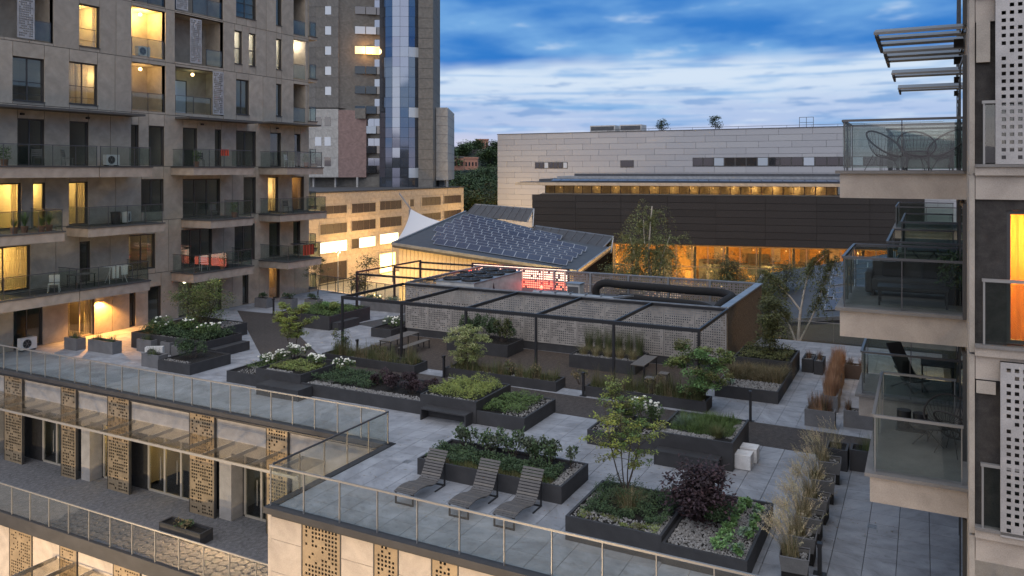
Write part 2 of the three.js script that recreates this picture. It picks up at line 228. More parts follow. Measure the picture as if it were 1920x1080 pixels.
function facade(parent, U0, U1, floors, openings, mats, o = {}) {         // panels with open joints on a backing wall, around the openings
  const { maxW = 1.9, gap = 0.032, pw = 0.05, back = 0.32, panel = 'panel', backMat = m.brownWall } = o, backing = [];
  const rect = (u0, u1, v0, v1) => {
    if (u1 - u0 < 0.03 || v1 - v0 < 0.03) return;
    backing.push(bx(u0, u1, v0, v1, -back, -pw));
    const n = Math.max(1, Math.ceil((u1 - u0) / maxW - 0.05));
    for (let k = 0; k < n; k++) { const a = u0 + (u1 - u0) * k / n + gap / 2, b = u0 + (u1 - u0) * (k + 1) / n - gap / 2; part(panel, bx(a, b, v0 + gap / 2, v1 - gap / 2, -pw, 0.002 * rnd()), pick(mats), parent); }
  };
  for (let s = 0; s + 1 < floors.length; s++) {
    const v0 = floors[s], v1 = floors[s + 1], ops = openings.filter(q => q.v1 > v0 + 0.01 && q.v0 < v1 - 0.01).sort((a, b) => a.u0 - b.u0);
    let c = U0;
    for (const q of ops) { rect(c, q.u0, v0, v1); rect(q.u0, q.u1, v0, Math.max(v0, q.v0)); rect(q.u0, q.u1, Math.min(v1, q.v1), v1); c = q.u1; }
    rect(c, U1, v0, v1);
  }
  part('wall', backing, backMat, parent);
}

// ---------------------------------------------------------------- ground, street, terrace
struct('ground', bx(-900, 900, -9.2, -8.32, -900, 120), m.asphalt);
struct('street_paving', bx(-60, 1.1, -8.31, -8.30, -16.7, 30), m.street);
struct('museum_lawn', bx(-30, 20, -8.31, -8.28, -110, -49.6), m.lawn);
struct('forecourt_paving', bx(-81.8, -30.2, -8.31, -8.285, -140, -49.6), m.street);
{ // cobbles of the street that the glass mirrors: too many and too far below to pick apart
  const g = uvm(new THREE.CylinderGeometry(0.24, 0.26, 0.08, 6)), im = new THREE.InstancedMesh(g, m.cobble[1], 3200), mt = new THREE.Matrix4(), c = new THREE.Color(); let k = 0;
  for (let j = 0; j < 40; j++) for (let i = 0; i < 80; i++) { mt.makeRotationY(Math.PI / 6 * Math.round(rnd() * 6)); mt.setPosition(-39 + i * 0.48 + (j % 2) * 0.24, -8.275 + 0.012 * rnd(), -16.4 + j * 0.43); im.setMatrixAt(k, mt); const t = rr(0.75, 1.15); im.setColorAt(k++, c.setRGB(t, t, t)); }
  im.name = 'street_cobbles'; im.castShadow = im.receiveShadow = true; tag(im, 'hexagonal stone cobbles of the lamp-lit street below the podium', 'paving', null, 'stuff'); scene.add(im);
}
const deckPoly = [[-16.42, -16.9], [1.15, -16.9], [1.15, -46.85], [-27.4, -46.0], [-43.6, -49.3], [-43.6, -22.55], [-16.42, -22.55]];
const inPoly = (x, z, P) => { let c = false; for (let i = 0, j = P.length - 1; i < P.length; j = i++) if ((P[i][1] > z) !== (P[j][1] > z) && x < (P[j][0] - P[i][0]) * (z - P[i][1]) / (P[j][1] - P[i][1]) + P[i][0]) c = !c; return c; };
const PATHS = [
  ['path', [[-27.0, -28.55], [1.15, -28.15], [1.15, -30.65], [-26.6, -30.95], [-37.6, -39.3], [-41.0, -39.05], [-29.9, -30.07]], m.path],
  ['pergola_floor', [[-26.4, -31.9], [-8.2, -31.7], [-8.2, -37.75], [-26.4, -37.75]], m.brownFloor],
  ['side_path', [[-31.0, -39.0], [-27.2, -38.2], [-26.7, -38.0], [-26.7, -45.6], [-29.6, -45.9]], m.pathGrey],
];
const terrace = struct('terrace', prism(deckPoly, -0.34, -0.03), m.terraceBase);
part('edge_coping', [bx(-16.46, 1.15, -0.14, 0.03, -16.9, -16.62), bx(-16.46, -16.2, -0.14, 0.03, -22.6, -16.902), bx(-43.6, -16.202, -0.14, 0.03, -22.55, -22.3)], m.planter, terrace);
{
  const S = 0.72, tones = [0.35, 0.315, 0.375, 0.33, 0.36].map(v => M(v * 0.955, v * 1.0, v * 1.085, { map: paveT, roughness: 0.72, bumpMap: bumpT, bumpScale: 0.0015 })), g = uvm(new RoundedBoxGeometry(S - 0.012, 0.04, S - 0.012, 1, 0.005));
  const tiles = [];
  for (let x = -43.4; x < 1.1; x += S) for (let z = -16.95 - S / 2; z > -49.2; z -= S) {
    const c = [[-1, -1], [1, -1], [1, 1], [-1, 1]].map(([a, b]) => [x + a * 0.34, z + b * 0.34]);
    if (!c.every(p => inPoly(p[0], p[1], deckPoly)) || PATHS.some(q => c.every(p => inPoly(p[0], p[1], q[1])))) continue;
    const d = -(x * 0.459 + z * 0.888), px = (x * 0.888 - z * 0.459) / d * 1490 + 960, py = 318 + 9.5 / d * 1490;   // how large it shows
    tiles.push([x, z, px > -20 && px < 1860 && py < 1085 ? d : 1e3 + d]);
  }
  tiles.sort((a, b) => a[2] - b[2]);
  const rest = tones.map(() => []);
  tiles.forEach(([x, z], i) => {
    const k = Math.floor(rnd() * 5), y = -0.02 + rr(-0.001, 0.001);
    if (i < 300) { const gg = g.clone(); gg.translate(x, y, z); uvm(gg); mesh('paver', gg, tones[k], terrace); }
    else { const b = new THREE.BoxGeometry(S - 0.01, 0.04, S - 0.01); b.translate(x, y, z); rest[k].push(b); }
  });
  rest.forEach((l, k) => { if (l.length) part('far_pavers', l, tones[k], terrace).userData.kind = 'stuff'; });
}
for (const [n, p, mat] of PATHS) struct(n, prism(p, -0.03, n === 'path' ? 0.012 : 0.008), mat);
// ---------------------------------------------------------------- the podium under the terrace
{
  const P = thing('podium_building', 'cream podium below the terrace with bronze perforated panels and glazed shop doors', 'building', [0, 0, 0]);
  part('core', [bx(-43.5, -16.6, -8.3, -0.36, -49, -25.6), bx(-16.4, 1.1, -8.3, -0.36, -46.8, -17.4)], m.brownWall, P);
  const perfA = perf(1.36, 4.12, 10, 30, 0.075, blocky(5)), perfB = perf(1.02, 4.12, 7, 30, 0.075, blocky(4));
  const panelAt = (name, geo, x, y, z, w, h, mat = m.bronze) => { const o = mesh(name, geo, mat, P); o.position.set(x, y, z); part('dark_hole_backing', bx(x + 0.01, x + w - 0.01, y + 0.01, y + h - 0.01, z - 0.09, z - 0.06), m.black, P); part('panel_frame', [bx(x - 0.035, x - 0.002, y - 0.03, y + h + 0.03, z - 0.08, z + 0.03), bx(x + w + 0.002, x + w + 0.035, y - 0.03, y + h + 0.03, z - 0.08, z + 0.03), bx(x - 0.002, x + w + 0.002, y + h + 0.002, y + h + 0.03, z - 0.08, z + 0.03)], m.frame, P); };  // black sheet added behind the holes, painting in the shade of the cavity
  // upper podium storey, set back behind the lower terrace
  const zb = -22.62, cols = [[-38.8, 0], [-34.5, 1], [-31.3, 0], [-26.25, 0], [-22.1, 1]];
  for (const [x, k] of cols) panelAt('perforated_panel', k ? perfB : perfA, x, -4.32, zb + 0.1, k ? 1.02 : 1.36, 4.12);
  part('wall', [bx(-43.4, -16.6, -1.62, -0.36, -23.3, zb), bx(-43.4, -16.6, -0.36, -0.145, -23.3, -22.57)], m.creamGrey, P);
  part('edge_flashing', bx(-43.4, -16.47, -0.19, -0.142, -22.566, -22.26), m.blackMetal, P);
  for (const [a, b] of [[-33.3, -32.72], [-24.75, -24.1], [-20.95, -16.6], [-43.4, -39.8]]) part('pillar', bx(a, b, -4.3, -1.622, -23.25, zb - 0.02), m.creamGrey, P);
  for (const [a, b] of [[-36.95, -34.9], [-32.55, -31.6], [-29.6, -26.6], [-23.95, -22.2]]) {
    const n = Math.max(1, Math.round((b - a) / 1.0)), lit = a === -29.6 || a === -32.55;
    const g = sub('shop_door', P), f = [bx(a, b, -1.72, -1.625, -23.3, -23.18), bx(a, b, -2.28, -2.2, -23.28, -23.2), bx(a, b, -4.3, -4.22, -23.28, -23.2)];
    for (let k = 0; k <= n; k++) { const u = a + (b - a) * k / n; f.push(bx(u - 0.05, u + 0.05, -4.22, -2.28, -23.282, -23.198), bx(u - 0.05, u + 0.05, -2.2, -1.72, -23.282, -23.198)); }
    part('frame', f, m.frameLight, g);
    for (let k = 0; k < n; k++) { const u = a + (b - a) * k / n, u2 = a + (b - a) * (k + 1) / n; part('pane', bx(u + 0.05, u2 - 0.05, -4.22, -2.28, -23.25, -23.238), glass, g); part('transom_pane', bx(u + 0.05, u2 - 0.05, -2.2, -1.72, -23.25, -23.238), glass, g); part('door_handle', cyl(u2 - 0.16, -3.7, -2.7, -23.15, 0.018), m.railMetal, g); }
    part('room', roomBox(a - 0.6, b + 0.6, -4.3, -1.63, -23.3, -25.5), m.room, g);
    if (lit) bulb('ceiling_lamp', g, (a + b) / 2, -1.9, -23.9, YEL, 3.2, lampGlow);
  }
  for (const [a, b] of [[-39.8, -36.95], [-34.9, -33.32], [-31.6, -29.6], [-26.6, -24.77], [-22.2, -20.97], [-32.7, -32.55], [-24.08, -23.95]]) part('recess_wall', bx(a, b, -4.3, -1.622, -23.3, -23.22), m.darkWall, P);
  // glass canopy on steel brackets
  const cn = sub('glass_canopy', P);
  for (let k = 0; k < 19; k++) { const x = -41.3 + k * 1.16; part('bracket', bx(x - 0.022, x + 0.022, -1.24, -1.12, zb, -21.05), m.grey, cn); part('glass_panel', bx(x + 0.03, x + 1.13, -1.112, -1.098, zb + 0.05, -20.95), canopyGlass, cn); if (k % 4 === 1) part('downlight', cyl(x + 0.55, -1.66, -1.625, zb - 0.25, 0.09), m.grey, cn); }
  part('front_beam', bx(-41.3, -19.2, -1.235, -1.118, -21.05, -21.01), m.grey, cn);
  // lower terrace
  part('lower_terrace', bx(-43.4, -16.6, -4.75, -4.3, -25.5, -19.05), m.lowerDeck, P);
  part('lower_edge', bx(-43.4, -16.6, -4.76, -4.24, -19.048, -18.9), m.planter, P);
  part('lower_wall', [bx(-43.4, -32.6, -8.3, -4.77, -19.5, -19.12), bx(-31.1, -29.35, -8.3, -4.77, -19.5, -19.12), bx(-28.3, -26.25, -8.3, -4.77, -19.5, -19.12), bx(-24.75, -16.6, -8.3, -4.77, -19.5, -19.12), bx(-32.6, -24.75, -8.3, -4.77, -19.9, -19.52)], m.cream, P);
  const perfC = perf(1.42, 3.4, 10, 28, 0.062, blocky(5)), perfD = perf(0.98, 3.4, 7, 28, 0.062, blocky(4));
  panelAt('perforated_panel', perfC, -32.55, -8.25, -19.1, 1.42, 3.4); panelAt('perforated_panel', perfD, -29.33, -8.25, -19.1, 0.98, 3.4); panelAt('perforated_panel', perfC, -26.22, -8.25, -19.1, 1.42, 3.4);
  const c2 = sub('glass_canopy', P);
  for (let k = 0; k < 4; k++) { const x = -29.6 + k * 1.1; part('bracket', bx(x - 0.025, x + 0.025, -5.5, -5.36, -19.09, -17.3), m.grey, c2); if (k < 3) part('glass_panel', bx(x + 0.03, x + 1.07, -5.352, -5.336, -19.0, -17.25), canopyGlass, c2); }
  // front block wall under the nearest railing
  const holes = [[-15.3, 1.36, 0], [-12.83, 0.78, 1], [-11.02, 0.74, 1], [-8.2, 1.36, 0], [-5.1, 0.78, 1]];
  const perfE = perf(1.32, 3.3, 10, 27, 0.066, blocky(5)), perfF = perf(0.74, 3.3, 5, 27, 0.066, blocky(3));
  let c = -16.45; const fw = []; const band = (a, b) => { const n = Math.max(1, Math.round((b - a) / 1.6)); for (let k = 0; k < n; k++) for (const [v0, v1] of [[-0.98, -0.2], [-1.9, -0.992], [-4.2, -1.912], [-8.3, -4.212]]) part('wall_panel', bx(a + (b - a) * k / n + 0.004, a + (b - a) * (k + 1) / n - 0.004, v0, v1, -17.0, -16.93), m.cream, P); };
  for (const [x, w, k] of holes) { band(c, x - 0.04); panelAt('perforated_panel', k ? perfF : perfE, x, -3.55, -16.95, k ? 0.74 : 1.32, 3.3); part('wall_panel', bx(x - 0.04, x + w, -8.3, -3.6, -17.0, -16.93), m.cream, P); c = x + (k ? 0.74 : 1.32) + 0.04; }
  band(c, 1.1);
  part('wall', [bx(-16.44, 1.1, -8.3, -0.145, -17.35, -17.06), bx(-16.58, -16.44, -8.3, -0.145, -22.5, -16.93)], m.cream, P);
  part('edge_flashing', bx(-16.5, 1.1, -0.2, -0.142, -17.0, -16.86), m.blackMetal, P);
}
// glass railings of the terraces
{
  const a = thing('glass_railing', 'long glass balustrade nearest the camera, in front of the three loungers', 'railing'); railRun(a, [-16.38, -16.8], [1.1, -16.8], 0.03, 1.14, { gap: 1.28, post: [0.05, 0.022], rail: [0.055, 0.05] });
  const b = thing('glass_railing', 'short glass balustrade running back from the front corner of the terrace', 'railing'); railRun(b, [-16.38, -16.9], [-16.38, -22.4], 0.03, 1.14, { gap: 1.1, metal: m.darkRail, ends: [0, 1] });
  const c = thing('glass_railing', 'long glass balustrade above the bronze panels and the glass canopy', 'railing'); railRun(c, [-16.5, -22.42], [-41.9, -22.42], 0.03, 1.14, { gap: 1.05, ends: [0, 1] });
  const d = thing('glass_railing', 'lowest glass balustrade at the bottom left mirroring the orange street', 'railing'); railRun(d, [-43, -18.98], [-16.7, -18.98], -4.24, 1.14, { gap: 1.2, pane: coatedGlass });
  const e = thing('glass_railing', 'far glass fence with thin posts behind the small pergola, by the yellow building', 'railing'); railRun(e, [-43.3, -49.1], [-27.6, -45.95], 0, 1.15, { gap: 0.95, metal: m.darkRail, pane: smokeGlass });
  const f = thing('glass_railing', 'frameless glass edge with thin pale rail in front of the birch on the right', 'railing'); railRun(f, [-7.9, -46.7], [1.0, -46.7], 0, 1.1, { gap: 1.8, metal: m.railMetal, post: [0.012, 0.006], rail: [0.03, 0.03] });
  const lp = thing('planter_trough', 'low black trough on the lower terrace below the canopy', 'planter', [-24.6, -4.3, -20.9]); part('trough', [bx(-1.1, 1.1, 0, 0.45, -0.3, -0.24), bx(-1.1, 1.1, 0, 0.45, 0.24, 0.3), bx(-1.1, -1.04, 0, 0.45, -0.238, 0.238), bx(1.04, 1.1, 0, 0.45, -0.238, 0.238)], m.planter, lp); part('soil', bx(-1.04, 1.04, 0, 0.36, -0.24, 0.24), m.soil, lp);
}
// ---------------------------------------------------------------- apartment block on the left (local x runs away from the camera, z out of the wall)
{
  const B = thing('apartment_building', 'tall brown panelled apartment block with lit windows on the left', 'building', [-42.3, 0, -22], Math.PI / 2);
  const F = [0, 3.08, 6.35, 9.7, 12.95, 16.25, 19.6, 22.9, 26];
  const Wd = [];
  const add = (u0, u1, v0, v1, o = {}) => Wd.push({ u0, u1, v0, v1, ...o });
  const Ly = [YEL, 7, lampGlow], Ln = [NEU, 7, lampGlowW], Lw = [WARM, 9, lampGlow];
  // storey with the lit loggia
  add(6.65, 7.9, 16.5, 18.9, { lit: [YEL, 9, lampGlow, 0.6, 0.5, 1.2], guard: 1, sill: 1 });
  add(18.05, 18.72, 16.85, 19.15, { lit: Ln, sill: 1, split: 0, transom: 1.1 }); add(19.37, 20.0, 16.85, 19.15, { lit: Ln, sill: 1, split: 0, transom: 1.1 });
  add(22.03, 22.58, 16.9, 19.15, { lit: [NEU, 7, lampGlowW], sill: 1, split: 0 });
  add(18.19, 20.03, 20.15, 22.5, { sill: 1, pane: glass, guard: 1 }); add(22.03, 22.58, 20.15, 22.45, { sill: 1 }); add(6.65, 7.9, 19.85, 22.2, { sill: 1 });
  add(2.95, 4.63, 13.15, 15.46, { sill: 1, guard: 1 }); add(6.05, 7.76, 13.2, 15.55, { lit: [WARM, 3.5, lampGlow, 0.9, 0.6, 0.8], curtain: [[0.02, 0.35], [0.4, 0.78]], sill: 1, guard: 1 });
  add(18.19, 19.37, 13.35, 15.78, { sill: 1, split: 1 }); add(22.03, 22.58, 13.45, 15.82, { sill: 1, split: 0 });
  const door = { name: 'balcony_door' };
  for (const [a, b] of [[3.2, 4.63], [6.08, 7.2], [9.95, 10.47], [11.18, 12.3], [13.72, 14.86], [16.32, 16.87], [18.19, 20.03], [21.44, 22.52], [23.95, 24.6]]) add(a, b, 9.74, 12.2, door);
  add(1.7, 3.39, 6.4, 8.78, { ...door, lit: [YEL, 17, lampGlow], split: 0 }); add(4.05, 4.69, 6.4, 8.78, { ...door, lit: [YEL, 7, lampGlow] }); add(6.05, 7.17, 6.4, 8.8, { ...door, lit: [YEL, 6, lampGlow, 0.3], split: 1, curtain: [[0.5, 0.98]] });
  add(10.65, 12.26, 6.9, 8.9, { split: 1 }); add(13.72, 16.78, 6.4, 8.88, { ...door, split: 2 }); add(18.87, 20.03, 6.4, 8.95, door); add(21.23, 22.25, 6.4, 8.95, { ...door, lit: [WARM, 7, lampGlow, 0.5, 0.8, 0.9], split: 0 }); add(23.7, 24.98, 6.4, 8.95, { ...door, lit: [ORG, 2.5, lampGlowO] });
  add(1.2, 3.87, 3.13, 5.47, { ...door, lit: [YEL, 20, lampGlow], split: 1, curtain: [[0.5, 1]] }); add(6.68, 7.3, 3.13, 5.4, door); add(9.81, 11.64, 3.4, 5.53, { split: 1, lit: [WARM, 0.8, lampGlow, 0.1, 0.3, 0.6] }); add(13.59, 16.09, 3.13, 5.6, { ...door, split: 2, pane: glass }); add(18.05, 19.93, 3.13, 5.65, { ...door, split: 1 }); add(21.33, 22.41, 3.13, 5.6, door); add(23.82, 24.57, 3.13, 5.55, door);
  add(0.6, 1.9, 0.05, 2.2, door); add(3.0, 4.54, 0.05, 2.2, door); add(5.99, 7.55, 0.03, 2.15, { ...door, lit: [ORG, 1.2, lampGlowO], split: 1, fm: m.frameLight }); add(9.85, 10.25, 0.05, 2.2, { split: 0 }); add(11.14, 12.06, 0.03, 2.25, door); add(13.4, 16.9, 0.03, 2.3, { ...door, split: 3, lit: [new THREE.Color().setRGB(0.75, 1, 0.55), 0.5, lampGlowW] }); add(18.77, 19.32, 0.05, 2.2, { split: 0 }); add(21.33, 22.4, 0.05, 2.35, { ...door, lit: [ORG, 2.2, lampGlowO], split: 0 });
  // loggias: deep recesses with their own back wall, glass front and sliding perforated screens
  const G = []; const log = (u0, u1, v0, v1, o = {}) => { G.push({ u0, u1, v0, v1, ...o }); };
  log(1.2, 5.13, 16.4, 19.45, { screens: [3.15], guard: [3.9, 5.1] }); log(9.99, 12.38, 16.42, 19.4, { lit: [YEL, 20], guard: [9.99, 12.38], frameGlass: 1, door: [10.05, 11.0] }); log(13.1, 17.05, 16.4, 19.5, { screens: [14.25], guard: [15.6, 17.05], door: [13.4, 14.4] });
  log(13.1, 17.01, 19.7, 22.8, { screens: [13.15], guard: [14.5, 17.0] }); log(9.99, 12.38, 19.7, 22.8, { guard: [9.99, 12.38] }); log(1.2, 5.13, 19.75, 22.8, { guard: [1.2, 5.13] });
  log(9.99, 12.38, 13.1, 16.0, { lit: [WARM, 2.8], guard: [9.99, 12.38], door: [10.0, 10.9] }); log(13.14, 17.05, 13.15, 16.08, { screens: [16.1], guard: [13.14, 16.1], lit: [new THREE.Color().setRGB(0.7, 1, 0.6), 0.35], door: [13.3, 15.4] });
  log(23.85, 25.5, 16.4, 19.4, { lit: [NEU, 5], guard: [23.85, 25.5] }); log(23.85, 25.5, 13.1, 16.0, { guard: [23.85, 25.5] }); log(23.85, 25.5, 19.75, 22.8, { guard: [23.85, 25.5] });
  facade(B, 0, 25.55, F, [...Wd, ...G.map(g => ({ u0: g.u0, u1: g.u1, v0: g.v0, v1: g.v1 }))], m.brown, { maxW: 1.75 });
  for (const w of Wd) windowUnit(B, w);
  const scr = perf(0.92, 2.9, 7, 22, 0.075, (i, j) => rnd() < 0.85);
  for (const g of G) {
    const L = sub('loggia', B);
    part('recess', roomBox(g.u0, g.u1, g.v0, g.v1, -0.06, -1.7), m.brown[2], L);
    const d = g.door ?? [g.u0 + 0.4, g.u0 + 1.5];
    part('door_frame', [bx(d[0], d[0] + 0.06, g.v0, g.v0 + 2.3, -1.69, -1.63), bx(d[1] - 0.06, d[1], g.v0, g.v0 + 2.3, -1.69, -1.63), bx(d[0] + 0.06, d[1] - 0.06, g.v0 + 2.24, g.v0 + 2.3, -1.69, -1.63), bx((d[0] + d[1]) / 2 - 0.03, (d[0] + d[1]) / 2 + 0.03, g.v0, g.v0 + 2.24, -1.688, -1.632)], m.frame, L);
    part('door_pane', bx(d[0] + 0.06, d[1] - 0.06, g.v0, g.v0 + 2.24, -1.675, -1.66), g.lit ? blindGlass : darkGlass, L);
    const h = 1.1; railRun(L, [g.guard[0] + 0.04, -0.09], [g.guard[1] - 0.04, -0.09], g.v0 + 0.02, h, { gap: 1.3, metal: m.darkRail, pane: smokeGlass, rail: [0.04, 0.03] });
    for (const s of g.screens ?? []) { const o = mesh('perforated_screen', scr, m.perfGrey, L); o.position.set(s, g.v0 + 0.06, 0.03); }
    if (g.lit) bulb('ceiling_lamp', L, g.u0 + (g.u1 - g.u0) * 0.55, g.v1 - 0.25, -0.95, g.lit[0], g.lit[1]);
  }
  // thin canopies over the top balconies
  for (const [a, b, v] of [[0, 9.9, 12.66], [13.1, 19.2, 12.72], [20.2, 25.4, 12.8]]) part('canopy', bx(a, b, v, v + 0.12, 0.01, 1.35), m.slabCap, B);
  for (const [u, v] of [[3.4, 12.45], [7.1, 12.45], [15.2, 12.5], [22.1, 12.55]]) part('wall_light', bx(u - 0.09, u + 0.09, v - 0.07, v + 0.04, 0.01, 0.14), m.black, B);
  const D = 2.05, o = { metal: m.darkRail, pane: smokeGlass, rail: [0.045, 0.035], gap: 1.2 };
  balcony(B, 0, 6.4, 0.01, D, 9.7, ['z1', 'x0'], { ...o, th: 0.62 }); balcony(B, 6.45, 9.8, 0.01, D, 9.7, ['z1', 'x1'], { ...o, th: 0.62 });
  balcony(B, 12.8, 17.75, 0.01, D, 9.7, ['z1', 'x0', 'x1'], o); balcony(B, 20.3, 24.1, 0.01, D + 0.6, 9.7, ['z1', 'x0', 'x1'], o);
  balcony(B, 0, 3.9, 0.01, D + 0.8, 6.35, ['z1', 'x1'], { ...o, th: 0.55 }); balcony(B, 5.9, 10.8, 0.01, D - 0.2, 6.35, ['z1', 'x0', 'x1'], o);
  balcony(B, 13.6, 17.1, 0.01, D + 0.6, 6.35, ['z1', 'x0', 'x1'], o); balcony(B, 20.3, 25.2, 0.01, D, 6.35, ['z1', 'x0', 'x1'], o);
  balcony(B, 0, 5.25, 0.01, D, 3.05, ['z1'], { ...o, th: 0.62 }); balcony(B, 5.3, 9.65, 0.01, D, 3.05, ['z1', 'x0', 'x1'], { ...o, th: 0.62 });
  balcony(B, 12.8, 17.75, 0.01, D, 3.05, ['z1', 'x0', 'x1'], { ...o, th: 0.6 }); balcony(B, 20.3, 23.8, 0.01, D + 0.7, 3.05, ['z1', 'x0', 'x1'], o);
  part('core', [bx(0, 25.5, 0, 26, -14, -2.85), bx(25.2, 25.52, 0, 26, -2.85, -0.06), bx(-0.02, -0.005, 0, 26, -14, 0)], m.brown[0], B);
  for (const v of [0.2, 3.3, 6.6, 9.9, 13.2, 16.5, 19.8]) balcony(B, 25.54, 26.35, -2.2, 0.1, v + 0.1, ['x1', 'z1'], { ...o, th: 0.3 });
  // the lamp over the ground floor door that washes wall and paving in orange
  const wl = sub('door_lamp', B); part('fitting', bx(7.7, 7.95, 2.16, 2.34, 0.0, 0.2), m.black, wl); const lens = part('lens', bx(7.73, 7.92, 2.13, 2.158, 0.04, 0.17), lampGlowO, wl);
  const sp = new THREE.SpotLight(new THREE.Color().setRGB(1, 0.42, 0.085), 95, 0, 1.15, 0.2, 2); sp.position.set(7.82, 2.1, 0.30); sp.target.position.set(7.82, 0, 0.9); sp.castShadow = true; sp.shadow.radius = 3; wl.add(sp, sp.target);
}
// ---------------------------------------------------------------- apartment block on the right
{
  const B = thing('apartment_building', 'apartment block at the right edge with stacked glass balconies and grey perforated panels', 'building', [0, 0, 0]);
  const zf = -15.5, bl = { slab: m.rightSlab, cap: m.rightCap, metal: m.darkRail, pane: smokeGlass, gap: 1.25, rail: [0.06, 0.05], over: 0.09 };
  // long facade, seen edge-on, and the near wall that faces the camera
  const fl = [0.0, 3.35, 6.4, 9.42, 12.4, 15.4, 18.4];
  const fx = z => 0.84 + 0.031 * (-z - 20);
  part('facade_wall', prism([[fx(-18), -18], [8, -18], [8, -90], [fx(-90), -90]], -8.3, 18.4), m.rightTrim, B);
  for (let s = 0; s < 6; s++) for (let k = 0; k < 10; k++) { const z = -18.6 - k * 3.4; const g = sub('balcony_door', B); g.position.set(fx(z) - 1.005, 0, 0); part('frame', [bx(0.93, 0.998, fl[s] + 0.05, fl[s] + 2.4, z, z + 0.07), bx(0.93, 0.998, fl[s] + 0.05, fl[s] + 2.4, z - 1.6, z - 1.53), bx(0.93, 0.998, fl[s] + 2.33, fl[s] + 2.4, z - 1.53, z)], m.frame, g); part('pane', bx(0.945, 0.985, fl[s] + 0.05, fl[s] + 2.33, z - 1.53, z), darkGlass, g); }
  for (let s = 0; s < 6; s++) part('corner_trim', bx(0.70, 0.78, fl[s] + 0.02, fl[s + 1] - 0.02, zf - 0.4, zf + 0.02), m.rightTrim, B);
  for (let s = 1; s < 6; s++) {
    const y0 = fl[s], y1 = fl[s + 1];
    part('floor_band', [bx(0.79, 4, y0 - 0.42, y0 - 0.02, zf - 0.4, zf + 0.03), bx(0.78, 4, y0 - 0.018, y0 + 0.12, zf - 0.4, zf + 0.10)], m.rightSlab, B);
    part('floor_cap', bx(0.78, 4, y0 + 0.122, y0 + 0.17, zf - 0.4, zf + 0.14), m.rightCap, B);
    const wx = [1.24, 2.3];
    if (s === 2) part('plaster_wall', [bx(0.782, wx[0], y0 + 0.172, y1 - 0.425, zf - 0.4, zf - 0.02), bx(wx[1], 4, y0 + 0.172, y1 - 0.425, zf - 0.4, zf - 0.02), bx(wx[0], wx[1], y1 - 0.6, y1 - 0.425, zf - 0.4, zf - 0.02)], m.darkPlaster, B);
    else part('plaster_wall', bx(0.782, 4, y0 + 0.172, y1 - 0.425, zf - 0.4, zf - 0.02), m.darkPlaster, B);
  }
  part('trim_block', [bx(0.8, 1.0, 11.3, 12.0, zf - 0.015, zf + 0.06), bx(0.8, 1.08, 5.75, 5.96, zf + 0.032, zf + 0.06)], m.rightTrim, B);
  windowUnit(B, { u0: 1.24, u1: 2.3, v0: 6.6, v1: 8.815, w: zf - 0.06, depth: 1.6, lit: [ORG, 22, lampGlowO, 0.4, 0.4, 0.9], curtain: [[0, 1]], cm: m.curtainOrange, split: 0, bare: 1, head: 0.0 });
  const pg = perf(1.5, 2.88, 12, 22, 0.062, (i, j) => i === 3 || i === 4 ? rnd() < 0.35 : rnd() < 0.88, 0.06);
  for (const [x, y] of [[1.07, 9.58], [1.14, 3.44], [1.05, 12.6]]) { const o = mesh('perforated_panel', pg, m.perfGrey, B); o.position.set(x, y, zf + 0.12); part('dark_hole_backing', bx(x, x + 1.5, y, y + 2.88, zf + 0.02, zf + 0.03), m.darkPlaster, B); }
  for (const [x, y] of [[0.88, 6.58], [0.86, 3.5], [0.88, 9.55]]) { const b = sub('window_guard', B); railRun(b, [x, zf + 0.09], [x + 2.4, zf + 0.09], y, 1.1, { metal: m.railMetal, pane: smokeGlass, gap: 0.8, post: [0.05, 0.03], rail: [0.08, 0.05] }); }
  part('parapet', prism([[0.7, zf + 0.1], [8, zf + 0.1], [8, -90], [fx(-90) - 0.1, -90]], 18.402, 18.6), m.rightTrim, B);
  // balconies
  balcony(B, -1.62, 0.83, -21.2, -18.85, 9.5, ['x0', 'z0', 'z1'], { ...bl, th: 0.62 });
  balcony(B, -1.62, 0.83, -22.3, -18.85, 6.5, ['x0', 'z0', 'z1'], { ...bl, th: 0.66 });
  balcony(B, -0.92, 0.74, -20.9, -17.05, 3.6, ['x0', 'z0', 'z1'], { ...bl, th: 0.60, metal: m.railMetal });
  balcony(B, -1.5, 0.92, -25.2, -22.9, 3.6, ['x0', 'z0', 'z1'], { ...bl, th: 0.60 });
  for (const [x, z0, z1] of [[-0.9, -28.4, -23.3], [-0.75, -39, -32.3], [-1.3, -52, -45.6]]) { balcony(B, x, fx(z1), z0, z1, 6.5, ['x0', 'z0', 'z1'], bl); balcony(B, x, fx(z1), z0, z1, 9.5, ['x0', 'z0', 'z1'], bl); if (z1 < -26) balcony(B, x, fx(z1), z0, z1, 3.6, ['x0', 'z0', 'z1'], bl); }
  { const wl = sub('wall_lamp', B); part('fitting', bx(1.1, 1.42, 2.4, 2.6, -40.3, -40.0), m.black, wl); bulb('lamp', wl, 1.05, 2.28, -40.15, WARM, 15, lampGlowO); }
